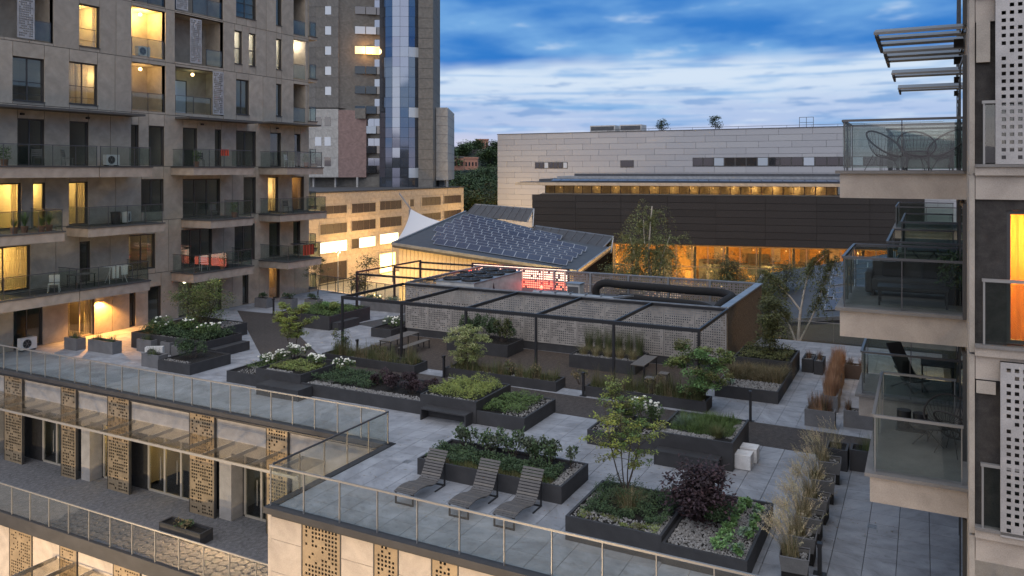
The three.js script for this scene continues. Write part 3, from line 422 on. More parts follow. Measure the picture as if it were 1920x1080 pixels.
  // slatted sun canopies above the top balconies
  for (const [x, z, n, y] of [[-0.95, -19.4, 3, 12.55], [-0.9, -22.6, 3, 12.55], [-0.85, -27.2, 2, 12.5], [-0.8, -32.2, 2, 12.5]]) { const c = sub('slatted_canopy', B); for (let k = 0; k < n; k++) { const s = part('slat', bx(x, fx(z) + 0.02, -0.03, 0.03, -0.42, 0.42), m.grey, c); s.position.set(0, y, z - k * 0.95); s.rotation.x = 0.22; } part('arm', [bx(x + 0.02, x + 0.08, y - 0.16, y - 0.06, z - n * 0.95 + 0.5, z + 0.4), bx(fx(z) - 0.2, fx(z) - 0.01, y - 0.3, y - 0.12, z - 1.2, z - 1.0)], m.black, c); }
  
}
// ---------------------------------------------------------------- low cream building with the tower behind it
{
  const B = thing('office_building', 'low cream stone building with dark window strips, washed by yellow street light', 'building', [-82, 0, -72], Math.PI / 2);
  const zu = z => -72 - z, W = [];
  for (const [a, b, v0, v1, lit] of [[-94.5, -100.9, 2.62, 3.85], [-102.1, -108.5, 2.46, 3.96], [-109.6, -116, 2.6, 4.1], [-118.5, -119.8, 2.86, 4.13], [-122.3, -128.8, 2.8, 4.35], [-129.9, -136.4, 2.92, 4.44], [-94.5, -100.9, -0.5, 1.05], [-102.1, -108.5, -0.42, 1.17], [-109.6, -116, -0.37, 1.29], [-122.3, -128.8, 0, 1.35], [-129.9, -136.4, 0, 1.53], [-94.4, -101, -3.4, -1.75, 1], [-102.1, -103.9, -3.3, -1.75], [-104, -108.4, -3.3, -1.72, 1], [-109.6, -115, -3.2, -1.55, 1], [-120, -128, -3.2, -1.55], [-94.4, -100.9, -8, -5], [-109.5, -114.1, -8.1, -4.9, 2]]) W.push({ u0: zu(a), u1: zu(b), v0, v1, lit });
  const stone = [plast(0.50, 0.42, 0.31), plast(0.53, 0.44, 0.325), plast(0.47, 0.40, 0.30)];
  facade(B, 4, 65.5, [-8.3, -6.4, -4.2, -2.6, -1.0, 0.4, 1.9, 3.2, 4.7, 5.9].filter((v, i) => i !== 99), [], stone, { maxW: 6.2, gap: 0.05, pw: 0.1, back: 0.8, backMat: stone[2] });
  for (const w of W) {
    const g = sub('window_strip', B), n = Math.max(1, Math.round((w.u1 - w.u0) / 1.6));
    part('surround', [bx(w.u0 - 0.12, w.u1 + 0.12, w.v0 - 0.12, w.v0, 0.01, 0.16), bx(w.u0 - 0.12, w.u1 + 0.12, w.v1, w.v1 + 0.1, 0.01, 0.16), bx(w.u0 - 0.12, w.u0, w.v0, w.v1, 0.01, 0.16), bx(w.u1, w.u1 + 0.12, w.v0, w.v1, 0.01, 0.16)], stone[2], g);
    for (let k = 0; k < n; k++) part('pane', bx(w.u0 + (w.u1 - w.u0) * k / n + 0.04, w.u0 + (w.u1 - w.u0) * (k + 1) / n - 0.04, w.v0, w.v1, 0.02, 0.05), w.lit === 1 ? glow(1, 0.86, 0.6, 1.5) : w.lit === 2 ? glow(1, 0.72, 0.26, 1.4) : (M.strip ??= M(0.105, 0.075, 0.062, { roughness: 0.6, map: specT })), g);
    if (w.lit) pointLight(g, (w.u0 + w.u1) / 2, (w.v0 + w.v1) / 2, 0.7, YEL, w.lit === 2 ? 60 : 14, 20);
  }
  part('roof', [bx(3.6, 65.7, 5.902, 6.1, -40, 0.15), bx(3.6, 65.4, -8.3, 5.9, -40, -0.82)], m.towerDark, B);
}
{
  // tower: local x across the picture, z towards the court
  const T = thing('tower_block', 'tall grey office tower with a mirrored glass corner and one lit window band', 'tower', [-93.3, 5.6, -124.5], 0.477);
  const towerPanels = [0.15, 0.165, 0.18].map(v => M(v, v * 0.98, v * 0.92, { map: stainT })), H0 = 0, H1 = 62, px = p => (p - 703) * 0.1007, F = 3.88;
  part('wing_wall', [bx(px(560), px(626), 15.8, H1, -16, 0.2)], m.towerGrey, T);
  part('side_wall', prism([[px(626), -0.2], [px(626), -16], [px(703), -16], [px(703), -3], [px(676), -2.2]], 15.8, H1), m.towerGrey, T);
  for (let k = 0; k < 24; k++) for (let q = 0; q < 3; q++) { const y = 15.9 + k * 1.94; if (q === 1 && k % 2 === 1) continue; boxAt('wall_panel', 2.16, 1.88, 0.05, px(561) + 1.1 + q * 2.2, y + 0.95, 0.23, pick(towerPanels), T); }
  for (let k = 0; k < 7; k++) for (let q = 0; q < 3; q++) if (k % 2 === 0 || q === 0) boxAt('wall_panel', 2.16, 1.8, 0.05, px(561) + 1.1 + q * 2.2, 3.4 + k * 1.86, 0.43, m.towerWhite, T);
  part('set_back_band', bx(px(562), px(676), 13.8, 15.8, -15, -0.8), m.towerGrey, T);
  part('white_base', bx(px(560), px(626), 2.4, 15.6, -15, 0.4), m.towerWhite, T);
  part('pink_base', prism([[px(626) + 0.02, 0.38], [px(626) + 0.02, -15], [px(676), -15], [px(676), -1.6]], 2.4, 15.4), m.towerPink, T);
  part('base_recess', bx(px(565), px(703), -1.5, 2.4, -15, -2.2), m.towerGrey, T);
  for (let k = 0; k < 3; k++) part('base_column', bx(px(575 + k * 42), px(578 + k * 42), -1.5, 2.4, -1.2, -0.4), m.towerWhite, T);
  for (let k = 0; k < 11; k++) for (const p of [600]) { const y = 18.2 + k * F; const g = sub('window', T); part('frame', bx(px(p), px(p + 13), y, y + 1.75, 0.21, 0.25), m.towerDark, g); part('pane', bx(px(p) + 0.08, px(p + 13) - 0.08, y + 0.08, y + 1.67, 0.252, 0.28), blindGlass, g); }
  for (let k = 0; k < 3; k++) for (const p of [582, 600]) { const g = sub('window', T); part('pane', bx(px(p), px(p + 12), 4.6 + k * F, 6.3 + k * F, 0.41, 0.46), k === 1 ? blindGlass : darkGlass, g); }
  for (let k = 0; k < 15; k++) {                                        // strips beside the glass
    const y = 3.2 + k * F, lit = k === 6, g = sub('window_strip', T), mat = lit ? glow(1, 0.60, 0.16, 1.3) : k % 5 === 2 ? blindGlass : darkGlass;
    for (let q = 0; q < 2; q++) { const s = part('pane', bx(0, 1.95, 0, 1.45, 0, 0.06), mat, g); s.position.set(px(655) + q * 2.05, y, -1.28 - q * 0.45); s.rotation.y = 0.22; }
    for (let q = 0; q < 2; q++) part('pane', bx(px(677) + q * 1.3, px(677) + q * 1.3 + 1.2, y, y + 1.5, -2.6, -2.5), lit ? mat : darkGlass, g);
    if (lit) pointLight(g, px(680), y + 0.7, -1.2, ORG, 40, 30);
  }
  part('recess_wall', bx(px(676), px(704), 0, H1, -5, -2.7), m.towerGrey, T); for (let k = 0; k < 32; k++) for (let q = 0; q < 2; q++) if (k % 2 === 0) boxAt('recess_pane', 1.28, 1.9, 0.06, px(676) + 0.7 + q * 1.34, 1.3 + k * 1.94, -2.66, mirrorGlass, T, rr(-0.01, 0.01));
  // faceted mirror glass: every pane its own piece
  const facets = [[703, -1.0, 716, 0.1], [716, 0.1, 730, 0.7], [730, 0.7, 745, 0.9], [745, 0.9, 761, 0.6], [761, 0.6, 780, -0.3]];
  part('glass_core', prism([[px(703), -1.2], [px(703), -14], [px(780), -14], [px(780), -0.6], [px(745), 0.55], [px(716), -0.2]], 0, H1), m.towerDark, T);
  for (const [a, za, b, zb] of facets) for (let k = 0; k < 32; k++) {
    const y = 0.4 + k * 1.94, L = Math.hypot(px(b) - px(a), zb - za), s = boxAt('mirror_pane', L - 0.04, 1.9, 0.08, (px(a) + px(b)) / 2, y + 0.93, (za + zb) / 2, (a > 755 && k % 6 === 1 || (k === 19 && a < 745)) ? blindGlass : mirrorGlass, T, Math.atan2(-(zb - za), px(b) - px(a)) + rr(-0.012, 0.012));
    s.rotation.x = rr(-0.012, 0.012);
  }
  part('pier', bx(px(780), px(808), 0, H1, -14, 0.9), m.towerGrey, T);
  for (let k = 0; k < 30; k++) part('pier_joint', bx(px(780) - 0.01, px(808) + 0.01, 1.94 * k, 1.94 * k + 0.05, -13.9, 0.93), m.towerDark, T);
  part('annex', bx(px(809), px(832), 1.8, 16.2, -22, -4), m.towerWhite, T); part('annex_leg', [bx(px(829), px(832), -1.5, 1.78, -5, -4.2), bx(px(811), px(822), -1.5, 1.78, -20, -8)], m.towerWhite, T);
  for (let k = 0; k < 7; k++) part('annex_joint', bx(px(809), px(832) + 0.02, 3.6 + k * 1.8, 3.66 + k * 1.8, -21.9, -3.97), m.whiteGap, T);
}
// ---------------------------------------------------------------- museum: white hall, dark wing, solar roofs
{
  const B = thing('museum_hall', 'long white panelled museum hall with a ribbon of small windows under the sky', 'building', [0, 0, 0]);
  const x0 = -78.4, x1 = 6, z = -145.2, top = 16.75, ph = 1.12;
  part('core', bx(x0 + 0.05, x1, -8.3, top - 0.05, z - 40, z - 0.12), m.whiteGap, B);
  const openW = [[-69.8, -62.6, 9.7, 11.0, 7], [-51.6, -48.9, 9.9, 11.3, 1], [-37.6, -3, 10.1, 11.7, 18]];
  for (let r = 0; r < 17; r++) { const y1 = top - r * ph, y0 = y1 - ph + 0.045; let x = x0 - (r % 3) * 1.7; while (x < x1) { const w = 5.6, a = Math.max(x0, x), b = Math.min(x1, x + w - 0.045); if (b - a > 0.3) part('panel', bx(a, b, y0, y1, z - 0.12, z + rr(0, 0.02)), pick(m.white), B); x += w; } }
  for (const [a, b, v0, v1, n] of openW) { const g = sub('window_band', B); part('frame', bx(a, b, v0, v1, z + 0.02, z + 0.05), m.frame, g); for (let k = 0; k < n; k++) part('pane', bx(a + (b - a) * k / n + 0.12, a + (b - a) * (k + 1) / n - 0.12, v0 + 0.12, v1 - 0.1, z + 0.052, z + 0.08), k % 4 === 2 ? blindGlass : darkGlass, g); }
  part('roof_edge', bx(x0 - 0.1, x1, top, top + 0.12, z - 40, z + 0.1), m.roofGrey, B);
  part('roof_rail', [...Array.from({ length: 14 }, (_, k) => bx(-55 + k * 4.2, -54.95 + k * 4.2, top + 0.12, top + 0.55, z - 2.05, z - 2)), bx(-55, 3, top + 0.55, top + 0.62, z - 2.06, z - 1.99)], m.roofGrey, B);
  for (const [a, b] of [[-58.8, -53.6], [-52.6, -48.2]]) { const u = thing('roof_unit', a < -55 ? 'wider grey ventilation box on the museum roof, left of its neighbour' : 'narrower grey ventilation box on the museum roof, right of its neighbour', 'vent box', [(a + b) / 2, top + 0.12, z - 4]); part('casing', bx(-(b - a) / 2, (b - a) / 2, 0.15, 1.35, -1.6, 1.6), m.unitWhite, u); part('feet', [bx(-1.6, -1.3, 0, 0.15, -1.4, 1.4), bx(1.3, 1.6, 0, 0.15, -1.4, 1.4)], m.black, u); part('grille', bx(-(b - a) / 2 + 0.2, (b - a) / 2 - 0.2, 0.35, 1.15, 1.6, 1.63), m.roofGrey, u); }
  const hatch = thing('roof_hatch_frame', 'open metal guard frame on the museum roof at the right', 'guard frame', [-18.2, top + 0.12, z - 3]); part('frame', [bx(-1.2, -1.12, 0, 1.9, 0, 0.08), bx(1.12, 1.2, 0, 1.9, 0, 0.08), bx(-0.04, 0.04, 0, 1.82, 0, 0.08), bx(-1.12, 1.12, 1.82, 1.9, 0, 0.08), bx(-1.12, 1.12, 0.9, 0.97, 0.002, 0.078)], m.roofGrey, hatch);
}
{
  // dark wing, turned slightly: local x along the wall, z towards the court
  const L = 56, B = thing('museum_wing', 'dark clad museum wing floating over a glowing orange glass hall', 'building', [-54.6, 0, -112.5], Math.atan2(10.5, 51.3));
  for (let r = 0; r < 7; r++) for (let k = 0; k < 8; k++) part('cladding_panel', bx(k * 7 + (r % 2) * 0 + 0.02, k * 7 + 6.98, -1.72 + r * 1.043 + 0.05, -1.72 + (r + 1) * 1.043, -0.14, rr(0, 0.03)), pick(m.darkClad), B);
  part('core', [bx(0.05, L, -1.7, 5.5, -16, -0.15), bx(0.05, L, -8.3, -1.7, -16, -15.5)], m.darkWall, B);
  part('clerestory_wall', [bx(1, L, 5.56, 5.75, -2.9, -2.4), bx(1, L, 6.95, 7.05, -2.9, -2.4)], m.frameLight, B);
  part('clerestory_back', roomBox(1.5, 45, 5.76, 6.94, -2.75, -5.2), m.creamFar, B);
  for (let k = 0; k < 30; k++) { part('clerestory_mullion', bx(1.5 + k * 1.5, 1.62 + k * 1.5, 5.75, 6.95, -2.7, -2.55), m.frame, B); part('clerestory_pane', bx(1.64 + k * 1.5, 2.98 + k * 1.5, 5.76, 6.94, -2.64, -2.62), glass, B); }
  for (let k = 0; k < 14; k++) { const g = sub('gallery_lamp', B); bulb('lamp', g, 3.5 + k * 3, 6.62, -4.9, WARM, 0.8 + 0.18 * k, hallGlow); }
  const r = part('roof', [bx(-2.6, L, 7.06, 7.5, -4.2, 0.6)], m.creamFar, B); part('roof_slope', prism([[-1.8, 0.5], [L, 0.5], [L, -15], [1, -15]], 7.502, 7.6), m.roofSlate, B);
  for (let k = 0; k < 3; k++) part('roof_step', bx(0.5 + k * 2.2, L, 7.6 + k * 0.42, 8.0 + k * 0.42, -15, -2.6 - k * 3.4), k % 2 ? m.galv : m.roofSlate, B);
  for (let k = 0; k < 34; k++) { const s = part('solar_panel', bx(3 + k * 1.5, 4.4 + k * 1.5, 0, 0.05, -0.9, 0.9), m.solar, B); s.position.set(0, 7.85, -1.1); s.rotation.x = 0.14; }
  // glowing hall below
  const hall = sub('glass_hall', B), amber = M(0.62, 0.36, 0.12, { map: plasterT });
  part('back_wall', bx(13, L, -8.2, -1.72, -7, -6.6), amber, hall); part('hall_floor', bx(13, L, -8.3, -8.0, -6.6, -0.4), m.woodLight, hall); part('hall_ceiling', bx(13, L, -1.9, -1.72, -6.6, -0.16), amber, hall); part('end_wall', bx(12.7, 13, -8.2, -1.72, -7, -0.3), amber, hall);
  for (let k = 0; k < 19; k++) part('mullion', bx(13 + k * 2.3, 13.12 + k * 2.3, -8.2, -1.75, -0.5, -0.3), m.bronze, hall);
  for (let k = 0; k < 18; k++) part('pane', bx(13.13 + k * 2.3, 15.28 + k * 2.3, -8.2, -1.76, -0.42, -0.40), glass, hall);
  part('hall_transom', bx(13, L, -5.05, -4.95, -0.48, -0.32), m.bronze, hall);
  for (let k = 0; k < 9; k++) { bulb('lamp', hall, 15 + k * 4.6, -2.5, -2.6, ORG, 18, hallGlow); }
  for (let k = 0; k < 8; k++) { bulb('pendant_lamp', hall, 15 + k * 4.1, -5.6 - rr(0, 0.6), -3.0, YEL, 26, hallGlow); }
  for (let k = 0; k < 9; k++) part('column', cyl(15.5 + k * 4.7, -8.0, -1.9, -2.2, 0.22, 0.22, 12), m.wood, hall); part('mezzanine', bx(26, L, -5.2, -4.9, -6.6, -3.6), m.wood, hall); for (let k = 0; k < 5; k++) part('partition', bx(18 + k * 7.3, 21.2 + k * 7.3, -8.0, -3.4 - (k % 2), -6.0, -5.8), k % 2 ? m.woodLight : m.wood, hall);
  for (let k = 0; k < 12; k++) { const x = 14 + k * 3.1; part('display_cabinet', bx(x, x + rr(0.8, 1.6), -8.0, -8 + rr(1.0, 2.3), -5.8, -4.8), k % 3 ? m.wood : amber, hall); }
  for (let k = 0; k < 8; k++) part('banner', bx(15 + k * 4.2, 16.4 + k * 4.2, -4.6, -2.3, -6.58, -6.5), k % 2 ? m.cream : m.bronze, hall);
}
function solarRoof(label, A, Bq, C, D, rows, cols, skip, thick = 0.5) {    // four corners: A near left, B far left, C far right, D near right
  const R = thing('solar_roof', label, 'roof'), P = (s, t) => { const q = []; for (let i = 0; i < 3; i++) q.push((A[i] * (1 - s) + D[i] * s) * (1 - t) + (Bq[i] * (1 - s) + C[i] * s) * t); return q; };
  const dn = p => [p[0], p[1] - thick, p[2]];
  part('roof_deck', [quad(A, D, C, Bq), quad(dn(A), dn(Bq), dn(C), dn(D)), quad(A, dn(A), dn(D), D), quad(D, dn(D), dn(C), C), quad(C, dn(C), dn(Bq), Bq), quad(Bq, dn(Bq), dn(A), A)], m.roofSlate, R);
  part('eave_trim', [bar(A, D, 0.12, 0.3), bar(D, C, 0.2, 0.3), bar(A, Bq, 0.25, 0.3)], m.galv, R);
  for (let j = 0; j < rows; j++) for (let i = 0; i < cols; i++) {
    if (skip(i, j)) continue;
    const s0 = 0.07 + (i + (j % 2) * 0.35) / cols * 0.86, s1 = s0 + 0.84 / cols, t0 = 0.10 + j / rows * 0.78, t1 = t0 + 0.62 / rows, up = (p, h) => [p[0], p[1] + h, p[2]];
    const a = up(P(s0, t0), 0.12), b = up(P(s1, t0), 0.12), c = up(P(s1, t1), 0.5), d = up(P(s0, t1), 0.5), g = sub('solar_panel', R), ins = (p, q, k) => p.map((v, n) => v + (q[n] - v) * k);
    part('rim', [bar(a, b, 0.05), bar(b, c, 0.05), bar(c, d, 0.05), bar(d, a, 0.05)], m.solarRim, g); part('cells', quad(a, b, c, d), m.solar, g);
  }
  return R;
}
solarRoof('sloping dark roof set with rows of blue solar panels beside the white sail', [-52.2, 1.3, -72.1], [-60.3, 3.25, -101.7], [-31.2, 0.75, -84.5], [-29.1, -0.2, -69.8], 12, 13, (i, j) => (i > 5 && j === 7) || (i < 2 && j < 1) || (i > 9 && j > 8) || (i === 0 && j < 4) || (i === 12 && j % 2), 0.4);
solarRoof('second solar roof half hidden behind the birch on the right', [-13.2, -2.6, -63.5], [-14.5, -1.2, -84.4], [-2.5, 1.2, -88], [-1.5, -0.9, -63.3], 8, 7, (i, j) => i < 4 || (i + j) % 7 === 0, 0.4);
{
  const F = (label, a, b, c, d) => { const t = thing('roof_flap', label, 'roof'); const k = 9, L = (p, q, s) => p.map((v, i) => v + (q[i] - v) * s); for (let n = 0; n < k; n++) { part('standing_seam_sheet', quad(L(a, b, n / k + 0.004), L(a, b, (n + 1) / k - 0.004), L(d, c, (n + 1) / k - 0.004), L(d, c, n / k + 0.004)), m.roofSlate, t); part('seam', bar(L(a, b, n / k), L(d, c, n / k), 0.12, 0.12), m.roofGrey, t); } part('strut', [bar(b, c, 0.12), bar([b[0] + 0.9, b[1] - 0.6, b[2]], c, 0.12), bar(d, c, 0.14)], m.galv, t); };
  F('raised standing-seam flap along the top of the solar roof', [-59.3, 2.9, -99.9], [-49.4, 2.1, -100.2], [-49.0, 3.95, -101.6], [-58.6, 4.4, -101.6]);
  F('raised dark skylight flap at the right of the solar roof, under the dark wing', [-43.2, 0.95, -87.6], [-32.0, 0.75, -84.4], [-31.4, 1.85, -86.0], [-42.8, 2.5, -89.2]);
  const W = thing('timber_wall', 'yellow lit battened wall under the eave of the solar roof', 'wall');
  const A = [-51.6, -72.6], D = [-29.6, -70.3];
  for (let k = 0; k < 40; k++) { const s = k / 40, x = A[0] + (D[0] - A[0]) * s, z = A[1] + (D[1] - A[1]) * s, h = 1.15 + (-0.35 - 1.15) * s; boxAt('batten', 0.50, h - 0.35 + 8.3, 0.12, x + 0.26, (h - 0.35 - 8.3) / 2, z, m.creamFar, W, -0.1); }
  const S = thing('sail_canopy', 'white tensile sail rising to a peak behind the solar roof', 'canopy'); const P = [], I = [], n = 14, a = [-59.5, 4.35, -86.3], b = [-53.4, 1.15, -74.2], c = [-57.2, 2.5, -90.5];
  for (let i = 0; i <= n; i++) for (let j = 0; j <= n; j++) { const s = i / n, t = j / n; const q = [0, 1, 2].map(k => a[k] * (1 - s) + (b[k] * (1 - t) + c[k] * t) * s); q[1] -= 0.9 * s * (1 - s) + 0.5 * s * t * (1 - t); q[0] += 1.1 * s * (1 - s) * (1 - t); P.push(...q); }
  for (let i = 0; i < n; i++) for (let j = 0; j < n; j++) { const k = i * (n + 1) + j; I.push(k, k + 1, k + n + 1, k + 1, k + n + 2, k + n + 1); }
  const g = new THREE.BufferGeometry(); g.setAttribute('position', new THREE.Float32BufferAttribute(P, 3)); g.setIndex(I); g.computeVertexNormals(); part('sail', g, m.tent, S); part('mast', [bar([-59.5, 4.3, -86.3], [-61, 6.4, -85.8], 0.16), bar([-59.6, 4.3, -86.2], [-59.6, -8.3, -86.2], 0.2)], m.galv, S);
}
// street lamps that light the forecourt and the street
function streetLamp(label, x, y, z, h, color, cd, o = {}) {
  const t = thing('street_lamp', label, 'street lamp', [x, y, z]); part('pole', cyl(0, 0, h, 0, 0.09, 0.06), m.galv, t); part('arm', [bar([0, h - 0.1, 0], [0.5, h + 0.35, 0.2], 0.06), bar([0, h - 0.1, 0], [-0.5, h + 0.35, -0.2], 0.06)], m.galv, t);
  for (const s of [-1, 1]) { const hd = sub('lamp_head', t); part('housing', bx(0.5 * s - 0.2, 0.5 * s + 0.2, h + 0.35, h + 0.43, 0.2 * s - 0.12, 0.2 * s + 0.12), m.grey, hd); bulb('lamp', hd, 0.5 * s, h + 0.22, 0.2 * s, color, cd / 2, lampGlow); }
  return t;
}
streetLamp('forked street lamp before the yellow building, left of the sail', -74.5, -8.3, -103, 7.0, WARM, 270);
streetLamp('forked street lamp at the far end of the yellow building', -74, -8.3, -134, 9.6, WARM, 210);
streetLamp('forked street lamp in front of the yellow building, behind the left block', -73, -8.3, -88, 6, WARM, 190);
streetLamp('low street lamp shining on the battened wall below the solar roof', -50, -8.3, -66.5, 4.6, YEL, 230);
streetLamp('low street lamp on the forecourt behind the pavilion', -36, -8.3, -63.5, 4.8, YEL, 190);
streetLamp('street lamp on the cobbled street below the lower terrace', -29, -8.3, -10, 2.6, SODIUM, 330);
streetLamp('street lamp on the cobbled street below the front block', -11, -8.3, -8, 2.6, SODIUM, 300);
streetLamp('street lamp in the bushes by the museum glass hall', -20, -8.3, -92, 4.2, ORG, 220);
// ---------------------------------------------------------------- pavilion with perforated screens and roof plant
{
  const P = thing('plant_pavilion', 'low pavilion with grey perforated screens, brick end wall and open plant roof', 'pavilion');
  const x0 = -26.4, x1 = -8.15, zf = -37.8, zk = -46.7, top = 3.0;
  part('core', bx(x0 + 0.5, x1 - 0.45, 0, 1.75, zk + 0.4, zf - 0.45), m.roofGrey, P);
  const gs = [0, 1, 2].map(() => perf(1.50, 2.55, 13, 21, 0.058, blocky(4, 0.86), 0.05, 0.012));
  const put = (geo, x, y, z, ry, mat = m.screen) => { const o = mesh('screen_panel', geo, mat, P); o.position.set(x, y, z); o.rotation.y = ry; };
  for (let k = 0; k < 12; k++) put(gs[k % 3], x0 + k * 1.518 + 0.01, 0.42, zf, 0);
  for (let k = 0; k < 6; k++) put(gs[(k + 1) % 3], x0, 0.42, zk + 0.05 + k * 1.48, -Math.PI / 2);
  const gb = [0, 1].map(() => perf(1.50, 1.25, 10, 8, 0.085, (i, j) => rnd() < 0.9, 0.04, 0.012)), redScreen = M(0.20, 0.18, 0.175, { roughness: 0.5 });
  for (let k = 0; k < 12; k++) put(gb[k % 2], x0 + k * 1.518 + 0.01, 1.72, zk, 0, redScreen);
  part('plinth', [bx(x0 + 0.04, x1 - 0.3, 0, 0.4, zf - 0.4, zf - 0.02), bx(x0 + 0.02, x0 + 0.4, 0, 0.4, zk, zf - 0.402)], m.planter, P);
  part('brick_wall', bx(x1 - 0.28, x1, 0, 2.94, zk, zf - 0.02), m.brick, P); part('rear_wall', bx(x0, x1 - 0.3, -0.3, 1.7, zk - 0.12, zk - 0.02), m.planter, P);
  for (let k = 0; k < 38; k++) part('brick_course', bx(x1 + 0.001, x1 + 0.012, k * 0.077 + 0.01, k * 0.077 + 0.066, zk + 0.01, zf - 0.03), m.brick, P);
  part('coping', [bx(x1 - 0.34, x1 + 0.05, 2.945, 3.02, zk - 0.1, zf - 0.03), bx(x0 - 0.03, x1 - 0.345, 2.985, 3.04, zk - 0.06, zk + 0.08), bx(x0 - 0.06, x0 + 0.07, 2.985, 3.045, zk + 0.085, zf + 0.02), bx(x0 + 0.075, x1 - 0.345, 2.98, 3.03, zf - 0.05, zf + 0.03)], m.galv, P);
  for (let k = 0; k < 8; k++) part('screen_post', bx(x0 + 0.3 + k * 2.5, x0 + 0.42 + k * 2.5, 1.7, 2.98, zk + 0.03, zk + 0.15), m.galv, P);
  part('screen_stay', [bx(x0, x1 - 0.3, 2.3, 2.34, zk + 0.16, zk + 0.2)], m.galv, P);
  part('roof', bx(x0 + 0.45, x1 - 0.3, 1.752, 1.80, zk + 0.2, zf - 0.4), m.roofGrey, P);
  // roof plant
  const u = thing('chiller_unit', 'pale rooftop chiller with eight black fans inside the pavilion screens', 'chiller', [-23.6, 1.8, -41.6]);
  part('casing', bx(-1.25, 1.25, 0.12, 1.3, -3.0, 3.0), m.unitWhite, u); part('feet', [bx(-1.2, -1.0, 0, 0.118, -2.9, 2.9), bx(1.0, 1.2, 0, 0.118, -2.9, 2.9)], m.black, u); part('top_sheet', bx(-1.3, 1.3, 1.302, 1.34, -3.05, 3.05), m.galv, u);
  for (let k = 0; k < 8; k++) { const x = k % 2 ? 0.62 : -0.62, z = -2.25 + Math.floor(k / 2) * 1.5, f = sub('fan', u); const ring = new THREE.TorusGeometry(0.52, 0.05, 6, 20); ring.rotateX(Math.PI / 2); ring.translate(x, 1.42, z); part('fan_ring', [ring, cyl(x, 1.342, 1.40, z, 0.5, 0.5, 20)], m.black, f); part('blades', Array.from({ length: 6 }, (_, q) => bar([x, 1.43, z], [x + 0.48 * Math.cos(q * 1.047), 1.43, z + 0.48 * Math.sin(q * 1.047)], 0.1, 0.02)), m.blackMetal, f); }
  part('warning_mark', quad([1.252, 0.5, 0.9], [1.252, 0.5, 0.5], [1.252, 1.1, 0.7], [1.252, 0.5, 0.9]), m.black, u);
  const d = thing('air_duct', 'thick black insulated duct looping over the pavilion roof', 'duct'); part('duct', [tube([[-17.6, 1.8, -45.2], [-17.6, 2.3, -45.2], [-17.2, 2.62, -45.2], [-16, 2.62, -45.2], [-12, 2.6, -45.0], [-10.0, 2.6, -44.9], [-9.3, 2.55, -44.2], [-9.4, 2.45, -42.4], [-9.5, 2.2, -41.6], [-9.5, 1.8, -41.5]], 0.23, 80, 14), tube([[-15.8, 1.8, -43.9], [-15.6, 2.1, -43.6], [-13.5, 2.15, -43.4], [-10.5, 2.1, -43.0], [-9.9, 2.0, -42.5]], 0.21, 40, 12)], M(0.012, 0.012, 0.013, { roughness: 0.9, bumpMap: bumpT, bumpScale: 0.01 }), d);
  const e = thing('metal_duct', 'galvanised ventilation duct lying behind the front screen of the pavilion', 'duct'); part('duct', [tube([[-19.4, 2.55, -40.2], [-16.8, 2.55, -40.1], [-14.4, 2.55, -40.05]], 0.2, 20, 10), bx(-14.4, -9.8, 2.1, 2.5, -40.4, -39.8)], m.galv, e); part('hood', bar([-15.2, 2.55, -40.6], [-13.7, 2.85, -39.9], 0.7, 0.1), m.galv, e); for (let k = 0; k < 6; k++) part('joint', bx(-18.9 + k * 0.9, -18.86 + k * 0.9, 2.32, 2.78, -40.36, -39.88), m.galv, e); part('stand', [bx(-18, -17.9, 1.8, 2.4, -40.2, -40.1), bx(-13, -12.9, 1.8, 2.1, -40.2, -40.1), bx(-10.5, -10.4, 1.8, 2.1, -40.2, -40.1)], m.galv, e);
  const ac = thing('rooftop_vent', 'small grey vent box by the glowing screen on the pavilion roof', 'vent box', [-18.3, 1.8, -43.6]); part('casing', bx(-0.4, 0.4, 0, 0.95, -0.35, 0.35), m.unitWhite, ac); part('grille', bx(-0.34, 0.34, 0.15, 0.8, 0.35, 0.37), m.roofGrey, ac); part('lid', bx(-0.46, 0.46, 0.952, 1.0, -0.41, 0.41), m.galv, ac);
  // the red and white light panels on the wall of the forecourt behind the screen
  const lg = thing('light_panel', 'red and white luminous panel glowing through the holes of the pavilion screen', 'light', [-23.3, 0, -48.6]);
  part('frame', [bx(-5.1, 2.4, 1.2, 2.9, -0.2, -0.1), bx(-4.9, -4.7, -8.3, 1.2, -0.2, -0.1), bx(2.0, 2.2, -8.3, 1.2, -0.2, -0.1)], m.black, lg);
  for (let k = -3; k < 6; k++) for (let j = 0; j < 2; j++) part('lit_panel', bx(-2.5 + k * 0.8, -1.74 + k * 0.8, j ? 2.0 : 1.3, j ? 2.8 : 1.96, -0.098, -0.05), j ? glow(1, 0.62, 0.46, 2.2) : glow(1, 0.16, 0.09, 2.4), lg);
  for (const [x, y, z, cd] of [[-0.4, 1.95, 2.5, 2.0], [1.6, 1.95, 2.5, 2.0], [-4.2, 2.6, 1.6, 7]]) bulb('red_lamp', lg, x, y, z, RED, cd, lampGlowR);
}
